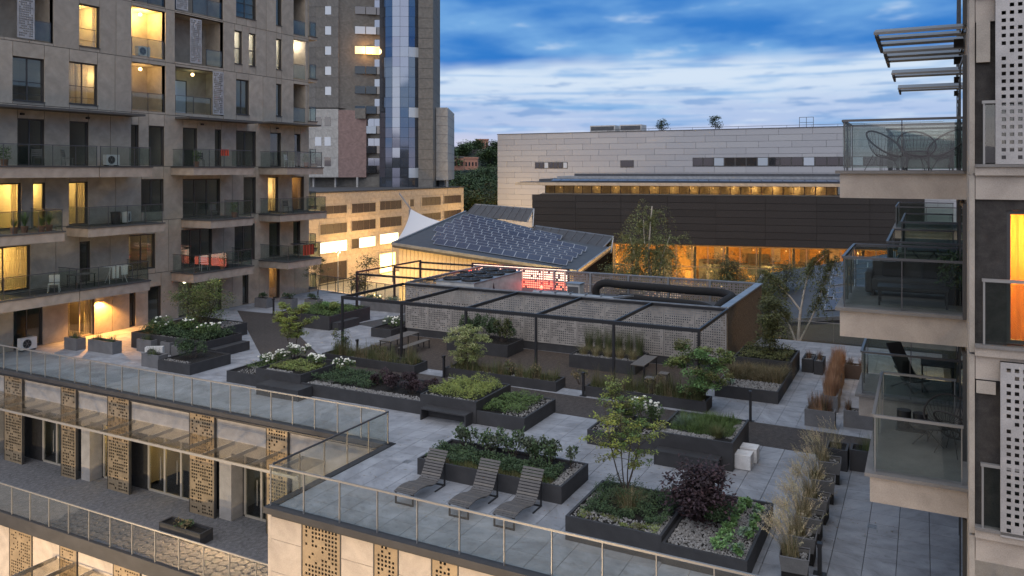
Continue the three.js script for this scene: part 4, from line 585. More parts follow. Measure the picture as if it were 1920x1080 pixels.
// ---------------------------------------------------------------- pergolas
{
  const P = thing('pergola', 'long black steel pergola in front of the perforated pavilion', 'pergola'), b = 0.105, xs = [-26.55, -22.86, -19.17, -15.5, -11.8, -8.12], y = 3.0, zf = -32.35, zk = -37.7;
  part('front_beam', bx(xs[0] - b / 2, xs[5] + b / 2, y - 0.16, y, zf - b / 2, zf + b / 2), m.blackMetal, P);
  for (const x of xs) { part('post', bx(x - b / 2, x + b / 2, 0, y - 0.162, zf - b / 2 + 0.003, zf + b / 2 - 0.003), m.blackMetal, P); part('cross_beam', bx(x - b / 2 + 0.01, x + b / 2 - 0.01, y - 0.15, y - 0.003, zk, zf - b / 2 - 0.002), m.blackMetal, P); }
  part('wall_beam', bx(xs[0], xs[5], y - 0.145, y - 0.02, zk - 0.002 - 0.05, zk - 0.002), m.blackMetal, P);
  const Q = thing('pergola', 'smaller dark steel pergola frame beside the yellow building', 'pergola'), X0 = -31.6, X1 = -26.9;
  for (const z of [-39.9, -43.9, -47.0]) { part('cross_beam', bx(X0 - 0.05, X1 + 3, 2.88, 3.0, z - 0.05, z + 0.05), m.blackMetal, Q); part('post', bx(X0 - 0.06, X0 + 0.06, 0, 2.878, z - 0.06, z + 0.06), m.blackMetal, Q); }
  part('side_beam', bx(X0 - 0.055, X0 + 0.055, 3.002, 3.1, -47.05, -39.85), m.blackMetal, Q); part('post', bx(-27.0, -26.88, 0, 2.878, -47.06, -46.94), m.blackMetal, Q);
}
// ---------------------------------------------------------------- planters, benches, seats
function stones(parent, x0, x1, y, z0, z1, n, r = 0.03, mat = m.gravel, name = 'gravel') {
  n = Math.round(n * 2.4);
  const base = new THREE.OctahedronGeometry(1, 0), L = [], M4 = new THREE.Matrix4(), q = new THREE.Quaternion(), e = new THREE.Euler();
  for (let k = 0; k < n; k++) { const s = r * rr(0.5, 1.5); e.set(rnd() * 6, rnd() * 6, rnd() * 6); M4.compose(new THREE.Vector3(rr(x0, x1), y + s * 0.3, rr(z0, z1)), q.setFromEuler(e), new THREE.Vector3(s, s * rr(0.5, 0.8), s * rr(0.7, 1.2))); const g = base.clone(); g.applyMatrix4(M4); L.push(g); }
  const o = part(name, L, mat, parent); o.userData.kind = 'stuff'; return o;
}
function planter(label, x0, x1, z0, z1, h, o = {}) {                      // z0 front, z1 back
  const t = thing(o.name ?? 'planter_box', label, 'planter', [(x0 + x1) / 2, o.y ?? 0, (z0 + z1) / 2], 0, o.group), w = (x1 - x0) / 2, d = Math.abs(z1 - z0) / 2, k = o.wall ?? 0.07, mat = o.mat ?? m.planter;
  part('side_panel', bx(-w, w, 0, h, d - k, d), mat, t); part('side_panel', bx(-w, w, 0, h, -d, -d + k), mat, t); part('side_panel', bx(-w, -w + k, 0, h - 0.001, -d + k + 0.001, d - k - 0.001), mat, t); part('side_panel', bx(w - k, w, 0, h - 0.001, -d + k + 0.001, d - k - 0.001), mat, t);
  part('soil', bx(-w + k + 0.002, w - k - 0.002, 0.02, h - 0.07, -d + k + 0.003, d - k - 0.003), m.soil, t);
  if (o.gravel) for (const [a, b, c, e, n] of o.gravel) stones(t, -w + k + (2 * w - 2 * k) * a, -w + k + (2 * w - 2 * k) * b, h - 0.07, d - k - (2 * d - 2 * k) * c, d - k - (2 * d - 2 * k) * e, n, o.r ?? 0.032);
  return t;
}
planter('long low charcoal planter beside the glass balustrade, with two raised blocks', -27.7, -12.8, -25.75, -28.5, 0.5, { gravel: [[0.02, 0.1, 0, 0.5, 90], [0.3, 0.7, 0, 0.22, 520], [0.93, 1, 0, 1, 230], [0.3, 0.36, 0, 0.4, 60]] });
planter('raised charcoal block with white flowers at the left end of the long planter', -25.9, -23.35, -25.72, -28.45, 0.82, { gravel: [[0.1, 0.7, 0, 0.14, 110]] });
planter('raised charcoal block full of yellow-green sedum on the long planter', -17.3, -14.8, -25.72, -28.53, 0.82, { gravel: [[0.0, 1, 0, 0.12, 60]] });
planter('charcoal planter of dark shrubs behind the three loungers', -14.0, -9.1, -20.66, -22.7, 0.5, { gravel: [[0.92, 1, 0, 1, 160], [0, 1, 0, 0.15, 150]] });
planter('charcoal planter with a slender tree at the front railing', -8.15, -5.62, -18.75, -21.4, 0.62, { gravel: [[0, 1, 0, 0.25, 150], [0.85, 1, 0, 0.5, 90], [0, 0.1, 0.3, 0.9, 60]] });
planter('charcoal planter with a purple bush and bright green rosettes', -5.6, -3.58, -18.68, -22.3, 0.5, { gravel: [[0.0, 0.55, 0, 0.5, 480], [0.55, 1, 0, 1, 700]] });
planter('low charcoal planter behind the small golden tree, beside the raised one', -10.33, -7.82, -25.66, -27.9, 0.5, { gravel: [[0, 0.3, 0, 1, 130], [0.7, 1, 0, 0.5, 70]] });
planter('tall charcoal planter with grasses beside the two white cubes', -7.8, -5.3, -25.36, -27.95, 0.9, { gravel: [[0, 0.75, 0, 0.2, 260], [0.88, 1, 0.2, 1, 120]] });
planter('charcoal planter with pale gravel and brown grasses right of the pavilion', -7.75, -5.2, -33.5, -37.2, 0.5, { gravel: [[0, 1, 0, 0.4, 620]] });
planter('raised charcoal block with a small pine right of the pavilion', -7.75, -5.2, -37.22, -39.9, 0.9);
planter('narrow dark trough under the left end of the pergola', -26.4, -20.9, -30.6, -31.7, 0.42, { gravel: [[0.3, 0.7, 0, 1, 120]] });
planter('narrow dark trough under the middle of the pergola, with a pale tree', -19.5, -13.9, -31.0, -32.0, 0.42, { gravel: [[0, 1, 0, 0.5, 200]] });
planter('narrow dark trough under the right end of the pergola', -12.6, -7.5, -31.05, -32.0, 0.42, { gravel: [[0, 1, 0, 0.5, 160]] });
planter('dark planter of tall shrubs against the pavilion screen, left of the other', -22.2, -18.6, -35.5, -37.3, 0.62);
planter('dark planter of ornamental grasses against the pavilion screen, right of the other', -15.1, -11.8, -35.2, -37.3, 0.62, { gravel: [[0, 1, 0, 0.3, 220]] });
planter('grey planter with white flowers at the left corner of the pavilion', -27.9, -26.5, -36.5, -39.0, 0.5);
planter('dark planter with a green mound left of the pergola', -34.9, -31.1, -36.7, -40.6, 0.82, { gravel: [[0, 0.3, 0, 0.2, 40]] });
planter('low dark planter in the left garden nearest the balustrade', -32.2, -30.05, -25.75, -28.2, 0.5, { gravel: [[0, 0.8, 0, 0.2, 60]] });
planter('dark stepped planter with big shrubs in the left garden', -37.6, -32.1, -28.4, -30.9, 0.82, { gravel: [[0.3, 0.8, 0, 0.1, 70]] });
planter('dark planter with pale gravel corner beside the dark path, left garden', -38.8, -34.6, -30.93, -33.7, 0.7, { gravel: [[0.6, 1, 0.4, 1, 260]] });
planter('grey trough standing behind the small pergola posts', -34.0, -30.4, -43.3, -44.2, 0.6, { mat: m.planterGrey });
planter('long dark trough by the far fence behind the small pergola', -30.1, -27.2, -43.4, -44.3, 0.7);
for (const [x, z, w, lab] of [[-39.9, -26.5, 1.0, 'grey trough at the orange lit door, furthest left'], [-37.9, -26.8, 1.95, 'long dark trough in front of the orange lit wall'], [-36.1, -28.0, 1.1, 'grey trough right of the long dark one in the left garden'], [-34.6, -28.1, 0.7, 'small pale trough in the middle of the left garden'], [-33.3, -27.7, 0.75, 'small pale trough beside the dark shrubs of the left garden'], [-32.95, -25.9, 1.2, 'grey trough behind the long balustrade, left of the low dark planter']])
  planter(lab, x - w / 2, x + w / 2, z, z - 0.55, 0.62, { mat: m.planterGrey, name: 'planter_trough', group: 'troughs of the left garden' });
for (const [x0, x1, z, lab, mat] of [[-3.9, -2.85, -31.2, 'grey trough with rust red grass nearest the dark path', m.planterGrey], [-3.55, -2.95, -33.4, 'second trough of the rust red grass row', m.planterGrey], [-3.65, -3.05, -35.2, 'third trough of the rust red grass row', m.corten], [-3.7, -3.1, -37.0, 'fourth trough of the rust red grass row', m.corten], [-3.75, -3.15, -38.8, 'farthest trough of the rust red grass row', m.corten], [-3.2, -2.2, -39.1, 'brown trough with purple grass tufts beside the right balconies', m.corten], [-2.6, -1.6, -31.7, 'grey trough with two dark tufts under the right balconies', m.planterGrey], [-5.05, -4.55, -39.4, 'small dark trough at the end of the raised pine planter', m.planter], [-4.5, -4.1, -39.2, 'small dark trough at the far left of the rust red grass row', m.planter]])
  planter(lab, x0, x1, z, z - (x1 - x0 > 0.9 ? 0.5 : 1.3), 0.62, { mat, name: 'planter_trough', gravel: [[0, 1, 0, 1, 40]], group: 'troughs on the right of the terrace' });
[['nearest the camera', -19.1], ['second from the camera', -20.25], ['third from the camera', -21.45], ['fourth from the camera', -22.75], ['fifth from the camera', -24.2], ['sixth from the camera', -25.8]].forEach(([w, z], k) => {
  const t = thing('grass_pot', `grey flared pot of beige feather grass, ${w} in the row of pots`, 'planter', [-2.62 + 0.02 * k, 0, z - 0.2], rr(-0.08, 0.08), 'pots of feather grass'), g = new THREE.CylinderGeometry(0.46, 0.34, 0.66, 4, 1, true), gi = new THREE.CylinderGeometry(0.42, 0.30, 0.62, 4, 1, true);
  for (const q of [g, gi]) { q.rotateY(Math.PI / 4); q.translate(0, 0.33, 0); } part('pot', [g.toNonIndexed(), gi.toNonIndexed()].map(q => { q.computeVertexNormals(); return q; }), M(0.16, 0.155, 0.15, { map: stainT, side: THREE.DoubleSide }), t); const rim = new THREE.TorusGeometry(0.445, 0.022, 4, 4); rim.rotateX(Math.PI / 2); rim.rotateY(Math.PI / 4); rim.translate(0, 0.66, 0); part('rim', rim, m.planterGrey, t); part('soil', bx(-0.28, 0.28, 0.02, 0.56, -0.28, 0.28), m.soil, t); stones(t, -0.25, 0.25, 0.56, -0.25, 0.25, 30, 0.035);
});
planter('square dark box at the far end of the feather grass pots', -2.75, -2.1, -27.0, -27.8, 0.66, { name: 'planter_trough' });
planter('wide dark trough under the lowest right balcony', -2.05, -0.9, -27.2, -27.9, 0.66, { name: 'planter_trough' });
const bench = (label, x0, x1, z0, z1, solid, turn = 0) => { const t = thing('bench', label, 'bench', [(x0 + x1) / 2, 0, (z0 + z1) / 2], turn), w = (x1 - x0) / 2, d = Math.abs(z0 - z1) / 2; part('seat', bx(-w, w, 0.40, 0.45, -d, d), m.planter, t); part('end_panel', bx(-w, -w + 0.05, 0, 0.398, -d, d), m.planter, t); part('end_panel', bx(w - 0.05, w, 0, 0.398, -d, d), m.planter, t); if (solid) part('front_panel', bx(-w + 0.052, w - 0.052, 0, 0.396, d - 0.05, d - 0.01), m.planter, t); };
bench('solid dark bench before the raised block with white flowers', -25.0, -22.7, -24.85, -25.7, true); bench('open dark bench folded from sheet before the sedum block', -16.95, -14.95, -25.2, -25.7, false); bench('dark bench on the front of the tall planter by the white cubes', -7.7, -5.65, -24.85, -25.34, true);
bench('dark bench along the stepped planter of the left garden', -32.05, -31.55, -28.6, -30.9, true); bench('dark bench on the side of the planter with the green mound', -31.05, -30.6, -36.9, -38.9, true);
for (const [x, z, lab] of [[-5.08, -25.9, 'white cube seat nearer the camera, by the tall planter'], [-5.02, -26.62, 'white cube seat behind the other cube, by the tall planter']]) { const c = thing('cube_seat', lab, 'seat', [x, 0, z], 0, 'white cube seats'); const g = new RoundedBoxGeometry(0.54, 0.46, 0.52, 2, 0.012); g.translate(0, 0.25, 0); part('cube', g, m.whiteCube, c); part('foot', bx(-0.22, 0.22, 0, 0.03, -0.2, 0.2), m.black, c); }
// ---------------------------------------------------------------- loungers, tables, bollards
function lounger(x, label) {
  const t = thing('sun_lounger', label, 'lounger', [x, 0, -18.55], 0, 'slatted loungers on the terrace'), c = new THREE.CatmullRomCurve3([[0, 0.35, 0], [0, 0.40, -0.35], [0, 0.36, -0.75], [0, 0.27, -1.15], [0, 0.34, -1.38], [0, 0.66, -1.62], [0, 1.02, -1.88]].map(p => new THREE.Vector3(...p)), false, 'centripetal');
  const n = 26, g = uvm(new THREE.BoxGeometry(0.66, 0.022, 0.062));
  for (let k = 0; k < n; k++) { const p = c.getPointAt((k + 0.4) / n), d = c.getTangentAt((k + 0.4) / n), s = mesh('slat', g, k % 5 === 2 ? m.woodLight : m.wood, t); s.position.copy(p); s.rotation.x = Math.atan2(-d.y, -d.z) * -1; s.rotation.x = Math.atan2(d.y, -d.z); }
  for (const s of [-1, 1]) part('side_rail', new THREE.TubeGeometry(new THREE.CatmullRomCurve3(c.getSpacedPoints(20).map(p => new THREE.Vector3(s * 0.27, p.y - 0.032, p.z))), 30, 0.018, 6), m.black, t);
  part('foot_frame', [bx(-0.31, 0.31, 0, 0.035, -0.08, -0.03), bx(-0.31, -0.275, 0.037, 0.33, -0.08, -0.03), bx(0.275, 0.31, 0.037, 0.33, -0.08, -0.03), bx(-0.31, 0.31, 0.332, 0.36, -0.08, -0.03)], m.black, t);
  part('head_frame', [bx(-0.31, 0.31, 0, 0.035, -1.75, -1.70), bx(-0.31, -0.275, 0.037, 0.72, -1.75, -1.70), bx(0.275, 0.31, 0.037, 0.72, -1.75, -1.70), bx(-0.31, -0.275, 0, 0.035, -1.698, -1.2), bx(0.275, 0.31, 0, 0.035, -1.698, -1.2)], m.black, t);
}
lounger(-13.05, 'slatted wooden lounger furthest left of the three'); lounger(-11.25, 'slatted wooden lounger in the middle of the three'); lounger(-9.85, 'slatted wooden lounger furthest right of the three');
function slatTable(label, x, z, w, l, h, name = 'table', cat = 'table') { const t = thing(name, label, cat, [x, 0, z]); const n = Math.max(3, Math.round(w / 0.13)); for (let k = 0; k < n; k++) part('slat', bx(-w / 2 + w * k / n + 0.006, -w / 2 + w * (k + 1) / n - 0.006, h - 0.035, h, -l / 2, l / 2), m.woodLight, t); for (const [a, b] of [[-1, -1], [1, -1], [1, 1], [-1, 1]]) part('leg', bx(a * (w / 2 - 0.03) - 0.02, a * (w / 2 - 0.03) + 0.02, 0, h - 0.075, b * (l / 2 - 0.06) - 0.02, b * (l / 2 - 0.06) + 0.02), m.black, t); part('apron', [bx(-w / 2, w / 2, h - 0.073, h - 0.037, -l / 2 + 0.04, -l / 2 + 0.08), bx(-w / 2, w / 2, h - 0.073, h - 0.037, l / 2 - 0.08, l / 2 - 0.04)], m.black, t); }
slatTable('long slatted table under the left end of the pergola', -24.35, -34.3, 0.72, 2.6, 0.78); slatTable('slatted bench left of the long pergola table', -25.15, -34.3, 0.4, 2.4, 0.46, 'picnic_bench', 'bench'); slatTable('slatted bench right of the long pergola table', -23.5, -34.4, 0.4, 2.4, 0.46, 'picnic_bench', 'bench');
slatTable('slatted high table under the right end of the pergola', -11.1, -34.4, 0.62, 2.0, 0.95); slatTable('small square stool nearer the camera, by the high table', -10.3, -32.75, 0.42, 0.42, 0.66, 'stool', 'stool'); slatTable('small square stool behind the other, by the high table', -10.0, -33.75, 0.42, 0.42, 0.66, 'stool', 'stool');
for (const [x, z, h, lab] of [[-5.78, -30.8, 1.15, 'black bollard light on the edge of the dark path, right side'], [-25.9, -32.75, 0.75, 'black bollard light at the left front post of the pergola'], [-19.45, -30.85, 1.0, 'black bollard light between the two left pergola troughs'], [-12.65, -31.0, 1.0, 'black bollard light between the two right pergola troughs'], [-37.8, -39.1, 1.05, 'black bollard light at the far end of the dark path, left'], [-33.1, -36.1, 1.0, 'black bollard light before the planter with the green mound'], [-2.15, -19.9, 0.75, 'black bollard light on a wide foot beside the feather grass']]) { const b = thing('bollard_light', lab, 'bollard', [x, 0, z]); part('post', bx(-0.045, 0.045, 0.02, h - 0.1, -0.045, 0.045), m.black, b); part('head', bx(-0.055, 0.055, h - 0.098, h, -0.055, 0.1), m.black, b); part('foot', bx(-0.14, 0.14, 0, 0.02, -0.1, 0.1), m.black, b); }
// ---------------------------------------------------------------- plants
class Leaves {
  constructor() { this.P = []; this.N = []; this.C = []; }
  tri(a, b, c, n, col) { this.P.push(...a, ...b, ...c); this.C.push(...col, ...col, ...col); }
  leaf(x, y, z, l, w, col, tilt = 0.6) {                                  // a folded diamond
    const az = rnd() * 6.283, el = rr(-tilt, tilt), d = [Math.cos(az) * Math.cos(el), Math.sin(el), Math.sin(az) * Math.cos(el)], s = [-Math.sin(az), rr(-0.4, 0.4), Math.cos(az)], f = rr(0.05, 0.3) * w;
    const a = [x, y, z], t = [x + d[0] * l, y + d[1] * l, z + d[2] * l], mx = x + d[0] * l * 0.5, my = y + d[1] * l * 0.5, mz = z + d[2] * l * 0.5;
    const L = [mx + s[0] * w / 2, my + s[1] * w / 2 + f, mz + s[2] * w / 2], R = [mx - s[0] * w / 2, my - s[1] * w / 2 + f, mz - s[2] * w / 2];
    const n = [s[1] * d[2] - s[2] * d[1], s[2] * d[0] - s[0] * d[2], s[0] * d[1] - s[1] * d[0]]; if (n[1] < 0) { n[0] *= -1; n[1] *= -1; n[2] *= -1; }
    this.tri(a, R, t, n, col); this.tri(a, t, L, n, col);
  }
  blade(x, y, z, h, lean, az, w, col, seg = 3, plume = 0, pcol = null) {  // a bending grass blade
    const dx = Math.cos(az), dz = Math.sin(az), sx = -dz * w / 2, sz = dx * w / 2, n = [dx * 0.5, 0.6, dz * 0.5]; let p = [x, y, z], q = 0;
    for (let k = 1; k <= seg; k++) { const t = k / seg, r = [x + dx * lean * t * t, y + h * (t - 0.25 * t * t * Math.min(1.5, lean / h)), z + dz * lean * t * t], k0 = 1 - q, k1 = 1 - t * 0.9, A = [p[0] - sx * k0, p[1], p[2] - sz * k0], B = [p[0] + sx * k0, p[1], p[2] + sz * k0], C = [r[0] + sx * k1, r[1], r[2] + sz * k1], D = [r[0] - sx * k1, r[1], r[2] - sz * k1]; this.tri(A, B, C, n, col); this.tri(A, C, D, n, col); p = r; q = t * 0.9; }
    if (plume) for (let k = 0; k < plume; k++) { const t = k / plume; this.leaf(p[0] - dx * lean * 0.34 * t, p[1] - h * 0.2 * t, p[2] - dz * lean * 0.34 * t, 0.036, 0.012, pcol, 1.4); }
  }
  build(name, parent, mat = m.leaf) {
    const g = new THREE.BufferGeometry(); g.setAttribute('position', new THREE.Float32BufferAttribute(this.P, 3)); g.computeVertexNormals(); g.setAttribute('color', new THREE.Float32BufferAttribute(this.C, 3)); g.setAttribute('uv', new THREE.Float32BufferAttribute(new Float32Array(this.P.length / 3 * 2), 2)); g.userData.own = 1;
    return mesh(name, g, mat, parent);
  }
}
const tone = (c, v = 0.35) => { const k = 1.5 * rr(1 - v, 1 + v); return [c[0] * k * rr(0.9, 1.1), c[1] * k, c[2] * k * rr(0.85, 1.15)]; };
const GREEN = [[0.052, 0.085, 0.022], [0.062, 0.10, 0.026], [0.042, 0.070, 0.022]], DARKG = [[0.026, 0.048, 0.018], [0.034, 0.058, 0.022], [0.022, 0.040, 0.016]], GOLD = [[0.17, 0.185, 0.035], [0.14, 0.165, 0.032], [0.20, 0.20, 0.045]], LIME = [[0.16, 0.19, 0.045], [0.12, 0.15, 0.04], [0.19, 0.21, 0.06]], PALE = [[0.20, 0.22, 0.09], [0.16, 0.19, 0.07], [0.23, 0.24, 0.11]], PURP = [[0.026, 0.014, 0.017], [0.034, 0.018, 0.021], [0.02, 0.012, 0.014]], RUST = [[0.20, 0.11, 0.06], [0.16, 0.085, 0.048], [0.25, 0.145, 0.08]], BEIGE = [[0.30, 0.25, 0.15], [0.25, 0.21, 0.12], [0.35, 0.28, 0.17]], OLIVE = [[0.070, 0.078, 0.026], [0.055, 0.062, 0.022], [0.085, 0.088, 0.032]], BROWNG = [[0.10, 0.08, 0.04], [0.08, 0.07, 0.035], [0.13, 0.10, 0.05]], FRESH = [[0.11, 0.20, 0.075], [0.09, 0.165, 0.055], [0.13, 0.22, 0.09]], BLUEG = [[0.09, 0.13, 0.09], [0.08, 0.115, 0.075], [0.11, 0.15, 0.11]];
function branchTube(pts, r0, r1) { const c = new THREE.CatmullRomCurve3(pts.map(p => new THREE.Vector3(...p))), n = 8, g = new THREE.TubeGeometry(c, n, 1, 6, false), p = g.attributes.position; for (let i = 0; i <= n; i++) { const o = c.getPointAt(i / n), r = r0 + (r1 - r0) * i / n; for (let j = 0; j <= 6; j++) { const k = i * 7 + j; p.setXYZ(k, o.x + (p.getX(k) - o.x) * r, o.y + (p.getY(k) - o.y) * r, o.z + (p.getZ(k) - o.z) * r); } } return g; }
function tree(label, x, y, z, o) {                                        // stems, limbs, twigs with leaf clumps at their ends
  const { h, stem, rx, rz = rx, stems = 2, limbs = 7, leaves = 2200, ls = 0.09, pal, mat = m.trunk, r = 0.035, name = 'garden_tree', cat = 'tree', clump = 0.22, flat = 0.55, droop = 0, lean = 0.25, group, gap = 0, limbMat } = o;
  const t = thing(name, label, cat, [x, y, z], 0, group), wood = [], twigs = [], tips = [], L = new Leaves();
  for (let s = 0; s < stems; s++) {
    const a = s / stems * 6.283 + rr(-0.4, 0.4), sx = Math.cos(a) * lean * rx, sz = Math.sin(a) * lean * rz, topY = h * rr(0.86, 0.97);
    const path = [[0.03 * s, -0.05, 0], [sx * 0.4, stem * 0.6, sz * 0.4], [sx, stem + (topY - stem) * 0.4, sz], [sx * 1.3 + rr(-0.1, 0.1), topY, sz * 1.3]]; wood.push(branchTube(path, r * (s ? 0.75 : 1), r * 0.2));
    const c = new THREE.CatmullRomCurve3(path.map(p => new THREE.Vector3(...p)));
    for (let k = 0; k < limbs; k++) {
      const f = rr(stem / h * 0.85, 0.97), p = c.getPointAt(Math.min(0.98, f)), az = rnd() * 6.283, v = Math.max(0, (p.y - stem * 0.8) / (h - stem * 0.8)), prof = Math.sin(Math.PI * Math.min(1, 0.22 + 0.72 * v)) * rr(0.55, 1.05), e = [Math.cos(az) * rx * prof + p.x * 0.3, p.y + (h - p.y) * 0.35 * rnd() - droop * rnd(), Math.sin(az) * rz * prof + p.z * 0.3];
      if (gap && Math.hypot(e[0], e[2]) < gap * rx && rnd() < 0.5) continue;
      (limbMat ? twigs : wood).push(branchTube([[p.x, p.y, p.z], [(p.x + e[0]) / 2, (p.y + e[1]) / 2 + 0.08 * h * 0.3, (p.z + e[2]) / 2], e], r * 0.32, r * 0.08)); tips.push(e);
      for (let q = 0; q < 2; q++) { const w = rr(0.35, 0.8); tips.push([p.x + (e[0] - p.x) * w + rr(-1, 1) * clump, p.y + (e[1] - p.y) * w + rr(-0.5, 1) * clump, p.z + (e[2] - p.z) * w + rr(-1, 1) * clump]); }
    }
    tips.push([path[3][0], path[3][1], path[3][2]]);
  }
  const per = Math.ceil(leaves / tips.length);
  for (const e of tips) { const base = pick(pal), cr = clump * rr(0.6, 1.35) * Math.min(2, Math.max(1, rx / 1.2)); for (let k = 0; k < per; k++) { const u = rnd() * 6.283, w = Math.sqrt(rnd()), yy = rr(-1, 1); L.leaf(e[0] + Math.cos(u) * w * cr, e[1] + yy * cr * flat - droop * 0.5 * rnd(), e[2] + Math.sin(u) * w * cr, ls * rr(0.6, 1.3), ls * rr(0.4, 0.75), tone(base, 0.28), 0.7 + droop); } }
  part('trunk', wood, mat, t); if (twigs.length) part('limbs', twigs, limbMat, t); L.build('crown', t); return t;
}
function shrub(label, x, y, z, o) {                                       // uneven mound of leaves on short stems
  const { rx, rz = rx, h, n = 900, ls = 0.06, pal, name = 'shrub', group, lobes = 7, tiltL = 0.9, flowers = 0, fr = 0.065, cat = 'shrub' } = o, t = thing(name, label, cat, [x, y, z], 0, group), L = new Leaves(), wood = [], C = [];
  for (let k = 0; k < lobes; k++) { const a = rnd() * 6.283, d = Math.sqrt(rnd()) * 0.72, c = [Math.cos(a) * rx * d, h * rr(0.35, 0.78), Math.sin(a) * rz * d, rr(0.22, 0.42)]; C.push(c); wood.push(branchTube([[c[0] * 0.2, -0.05, c[2] * 0.2], [c[0] * 0.6, c[1] * 0.5, c[2] * 0.6], [c[0], c[1], c[2]]], 0.016, 0.004)); }
  for (let k = 0; k < n; k++) { const c = C[k % lobes], u = rnd() * 6.283, v = Math.acos(rr(-0.6, 1)), s = Math.cbrt(rr(0.25, 1)), R = c[3] * Math.max(rx, rz); L.leaf(c[0] + Math.sin(v) * Math.cos(u) * R * s, Math.max(0.02, c[1] + Math.cos(v) * c[3] * h * 0.85 * s), c[2] + Math.sin(v) * Math.sin(u) * R * s, ls * rr(0.6, 1.4), ls * rr(0.45, 0.8), tone(pal[k % lobes % pal.length], 0.3), tiltL); }
  part('stem', wood, m.trunk, t); L.build('foliage', t);
  if (flowers) { const G = [0, 1].map(() => { const g = new THREE.IcosahedronGeometry(fr, 1), p = g.attributes.position; for (let i = 0; i < p.count; i++) { const q = 1 + 0.22 * noise.noise(p.getX(i) * 60, p.getY(i) * 60, p.getZ(i) * 60); p.setXYZ(i, p.getX(i) * q, p.getY(i) * q * 0.8, p.getZ(i) * q); } g.computeVertexNormals(); return uvm(g); }); for (let k = 0; k < flowers; k++) { const c = pick(C), u = rnd() * 6.283, f = mesh('flower_head', pick(G), m.petal, t); f.position.set(c[0] + Math.cos(u) * rx * 0.35 * rnd(), c[1] + h * rr(0.12, 0.34), c[2] + Math.sin(u) * rz * 0.35 * rnd()); f.scale.setScalar(rr(0.6, 1.25)); } }
  return t;
}
function cover(label, x0, x1, z0, z1, y, o) {                             // dense low planting: nobody could count it
  const L = new Leaves(), { n = 2500, h = 0.22, ls = 0.05, pal, kind = 'leaf', bump = 0.5, lean = 0.6 } = o;
  for (let k = 0; k < n; k++) {
    const x = rr(x0, x1), z = rr(z0, z1), q = 0.55 + bump * (noise.noise(x * 2.1, 3.3, z * 2.1) + 0.6 * noise.noise(x * 5.3, 1.3, z * 5.3)), c = tone(pal[Math.floor(Math.abs(noise.noise(x * 1.7, 8.1, z * 1.7) * 2.4 + rnd() * 0.5) * 1.5) % pal.length], 0.3);
    if (q < 0.12 * (o.sparse ?? 1)) continue;
    if (kind === 'grass') L.blade(x, y, z, h * q * rr(0.7, 1.3), h * lean * rr(0.1, 1), rnd() * 6.283, 0.014, c, 3); else L.leaf(x, y + h * q * Math.sqrt(rnd()), z, ls * rr(0.6, 1.4), ls * rr(0.4, 0.75), c, 0.9);
  }
  return tag(L.build(o.name ?? 'ground_cover'), label, 'plants', null, 'stuff');
}
function grassClump(label, x, y, z, o) {                                  // upright ornamental grass
  const { n = 160, h = 0.9, spread = 0.12, lean = 0.35, pal, plume = 0, ppal, w = 0.011, group, name = 'ornamental_grass', wind = 0 } = o, t = thing(name, label, 'grass', [x, y, z], 0, group), L = new Leaves(), S = new Leaves();
  for (let k = 0; k < n; k++) { const a = rnd() * 6.283, d = spread * Math.sqrt(rnd()), az = wind && rnd() < 0.75 ? Math.PI + rr(-0.9, 0.9) : a; L.blade(Math.cos(a) * d * (o.sx ?? 1), 0, Math.sin(a) * d * (o.sz ?? 1), h * rr(0.45, 1.05), lean * rr(0.1, 1), az, w, tone(pick(pal), 0.3), 4); }
  L.build('blades', t);
  if (plume) { for (let k = 0; k < plume; k++) { const a = rnd() * 6.283, d = spread * Math.sqrt(rnd()), az = wind && rnd() < 0.8 ? Math.PI + rr(-0.8, 0.8) : a; S.blade(Math.cos(a) * d, 0, Math.sin(a) * d, h * rr(0.95, 1.35), lean * rr(0.4, 1.3), az, 0.006, tone(ppal[0], 0.2), 4, 18, tone(pick(ppal), 0.25)); } S.build('plumes', t); }
  return t;
}
// long planter
cover('green ground cover left of the purple shrubs in the long planter', -23.3, -20.3, -28.3, -26.3, 0.43, { n: 5200, h: 0.45, ls: 0.07, pal: [...DARKG, GREEN[0], OLIVE[0]] });
cover('grassy ground cover in the left end of the long planter', -27.5, -25.95, -28.3, -26.6, 0.43, { n: 1500, h: 0.35, ls: 0.06, pal: GREEN });
cover('yellow-green sedum in the raised block of the long planter', -17.15, -14.95, -28.4, -26.0, 0.75, { n: 12000, h: 0.42, ls: 0.045, bump: 1.0, pal: [LIME[0], LIME[1], GOLD[1], OLIVE[2]] });
cover('dark green ground cover at the right end of the long planter', -14.75, -13.2, -28.3, -26.1, 0.43, { n: 5200, h: 0.42, ls: 0.06, pal: [...GREEN, OLIVE[2], DARKG[1]] });
cover('soft yellow-green grass in the raised block with white flowers', -25.6, -23.5, -27.6, -26.2, 0.75, { n: 3800, h: 0.3, ls: 0.06, pal: [LIME[1], OLIVE[2], GREEN[1]] });
[[-20.3, -27.3, 0.55], [-19.5, -27.0, 0.65], [-18.8, -27.5, 0.6], [-18.4, -26.8, 0.5], [-17.8, -27.4, 0.55]].forEach(([x, z, h], k) => shrub(`${['first', 'second', 'third', 'fourth', 'fifth'][k]} purple barberry from the left in the long planter`, x, 0.43, z, { rx: 0.55, h, n: 1500, ls: 0.075, pal: PURP, group: 'purple barberries in the long planter' }));
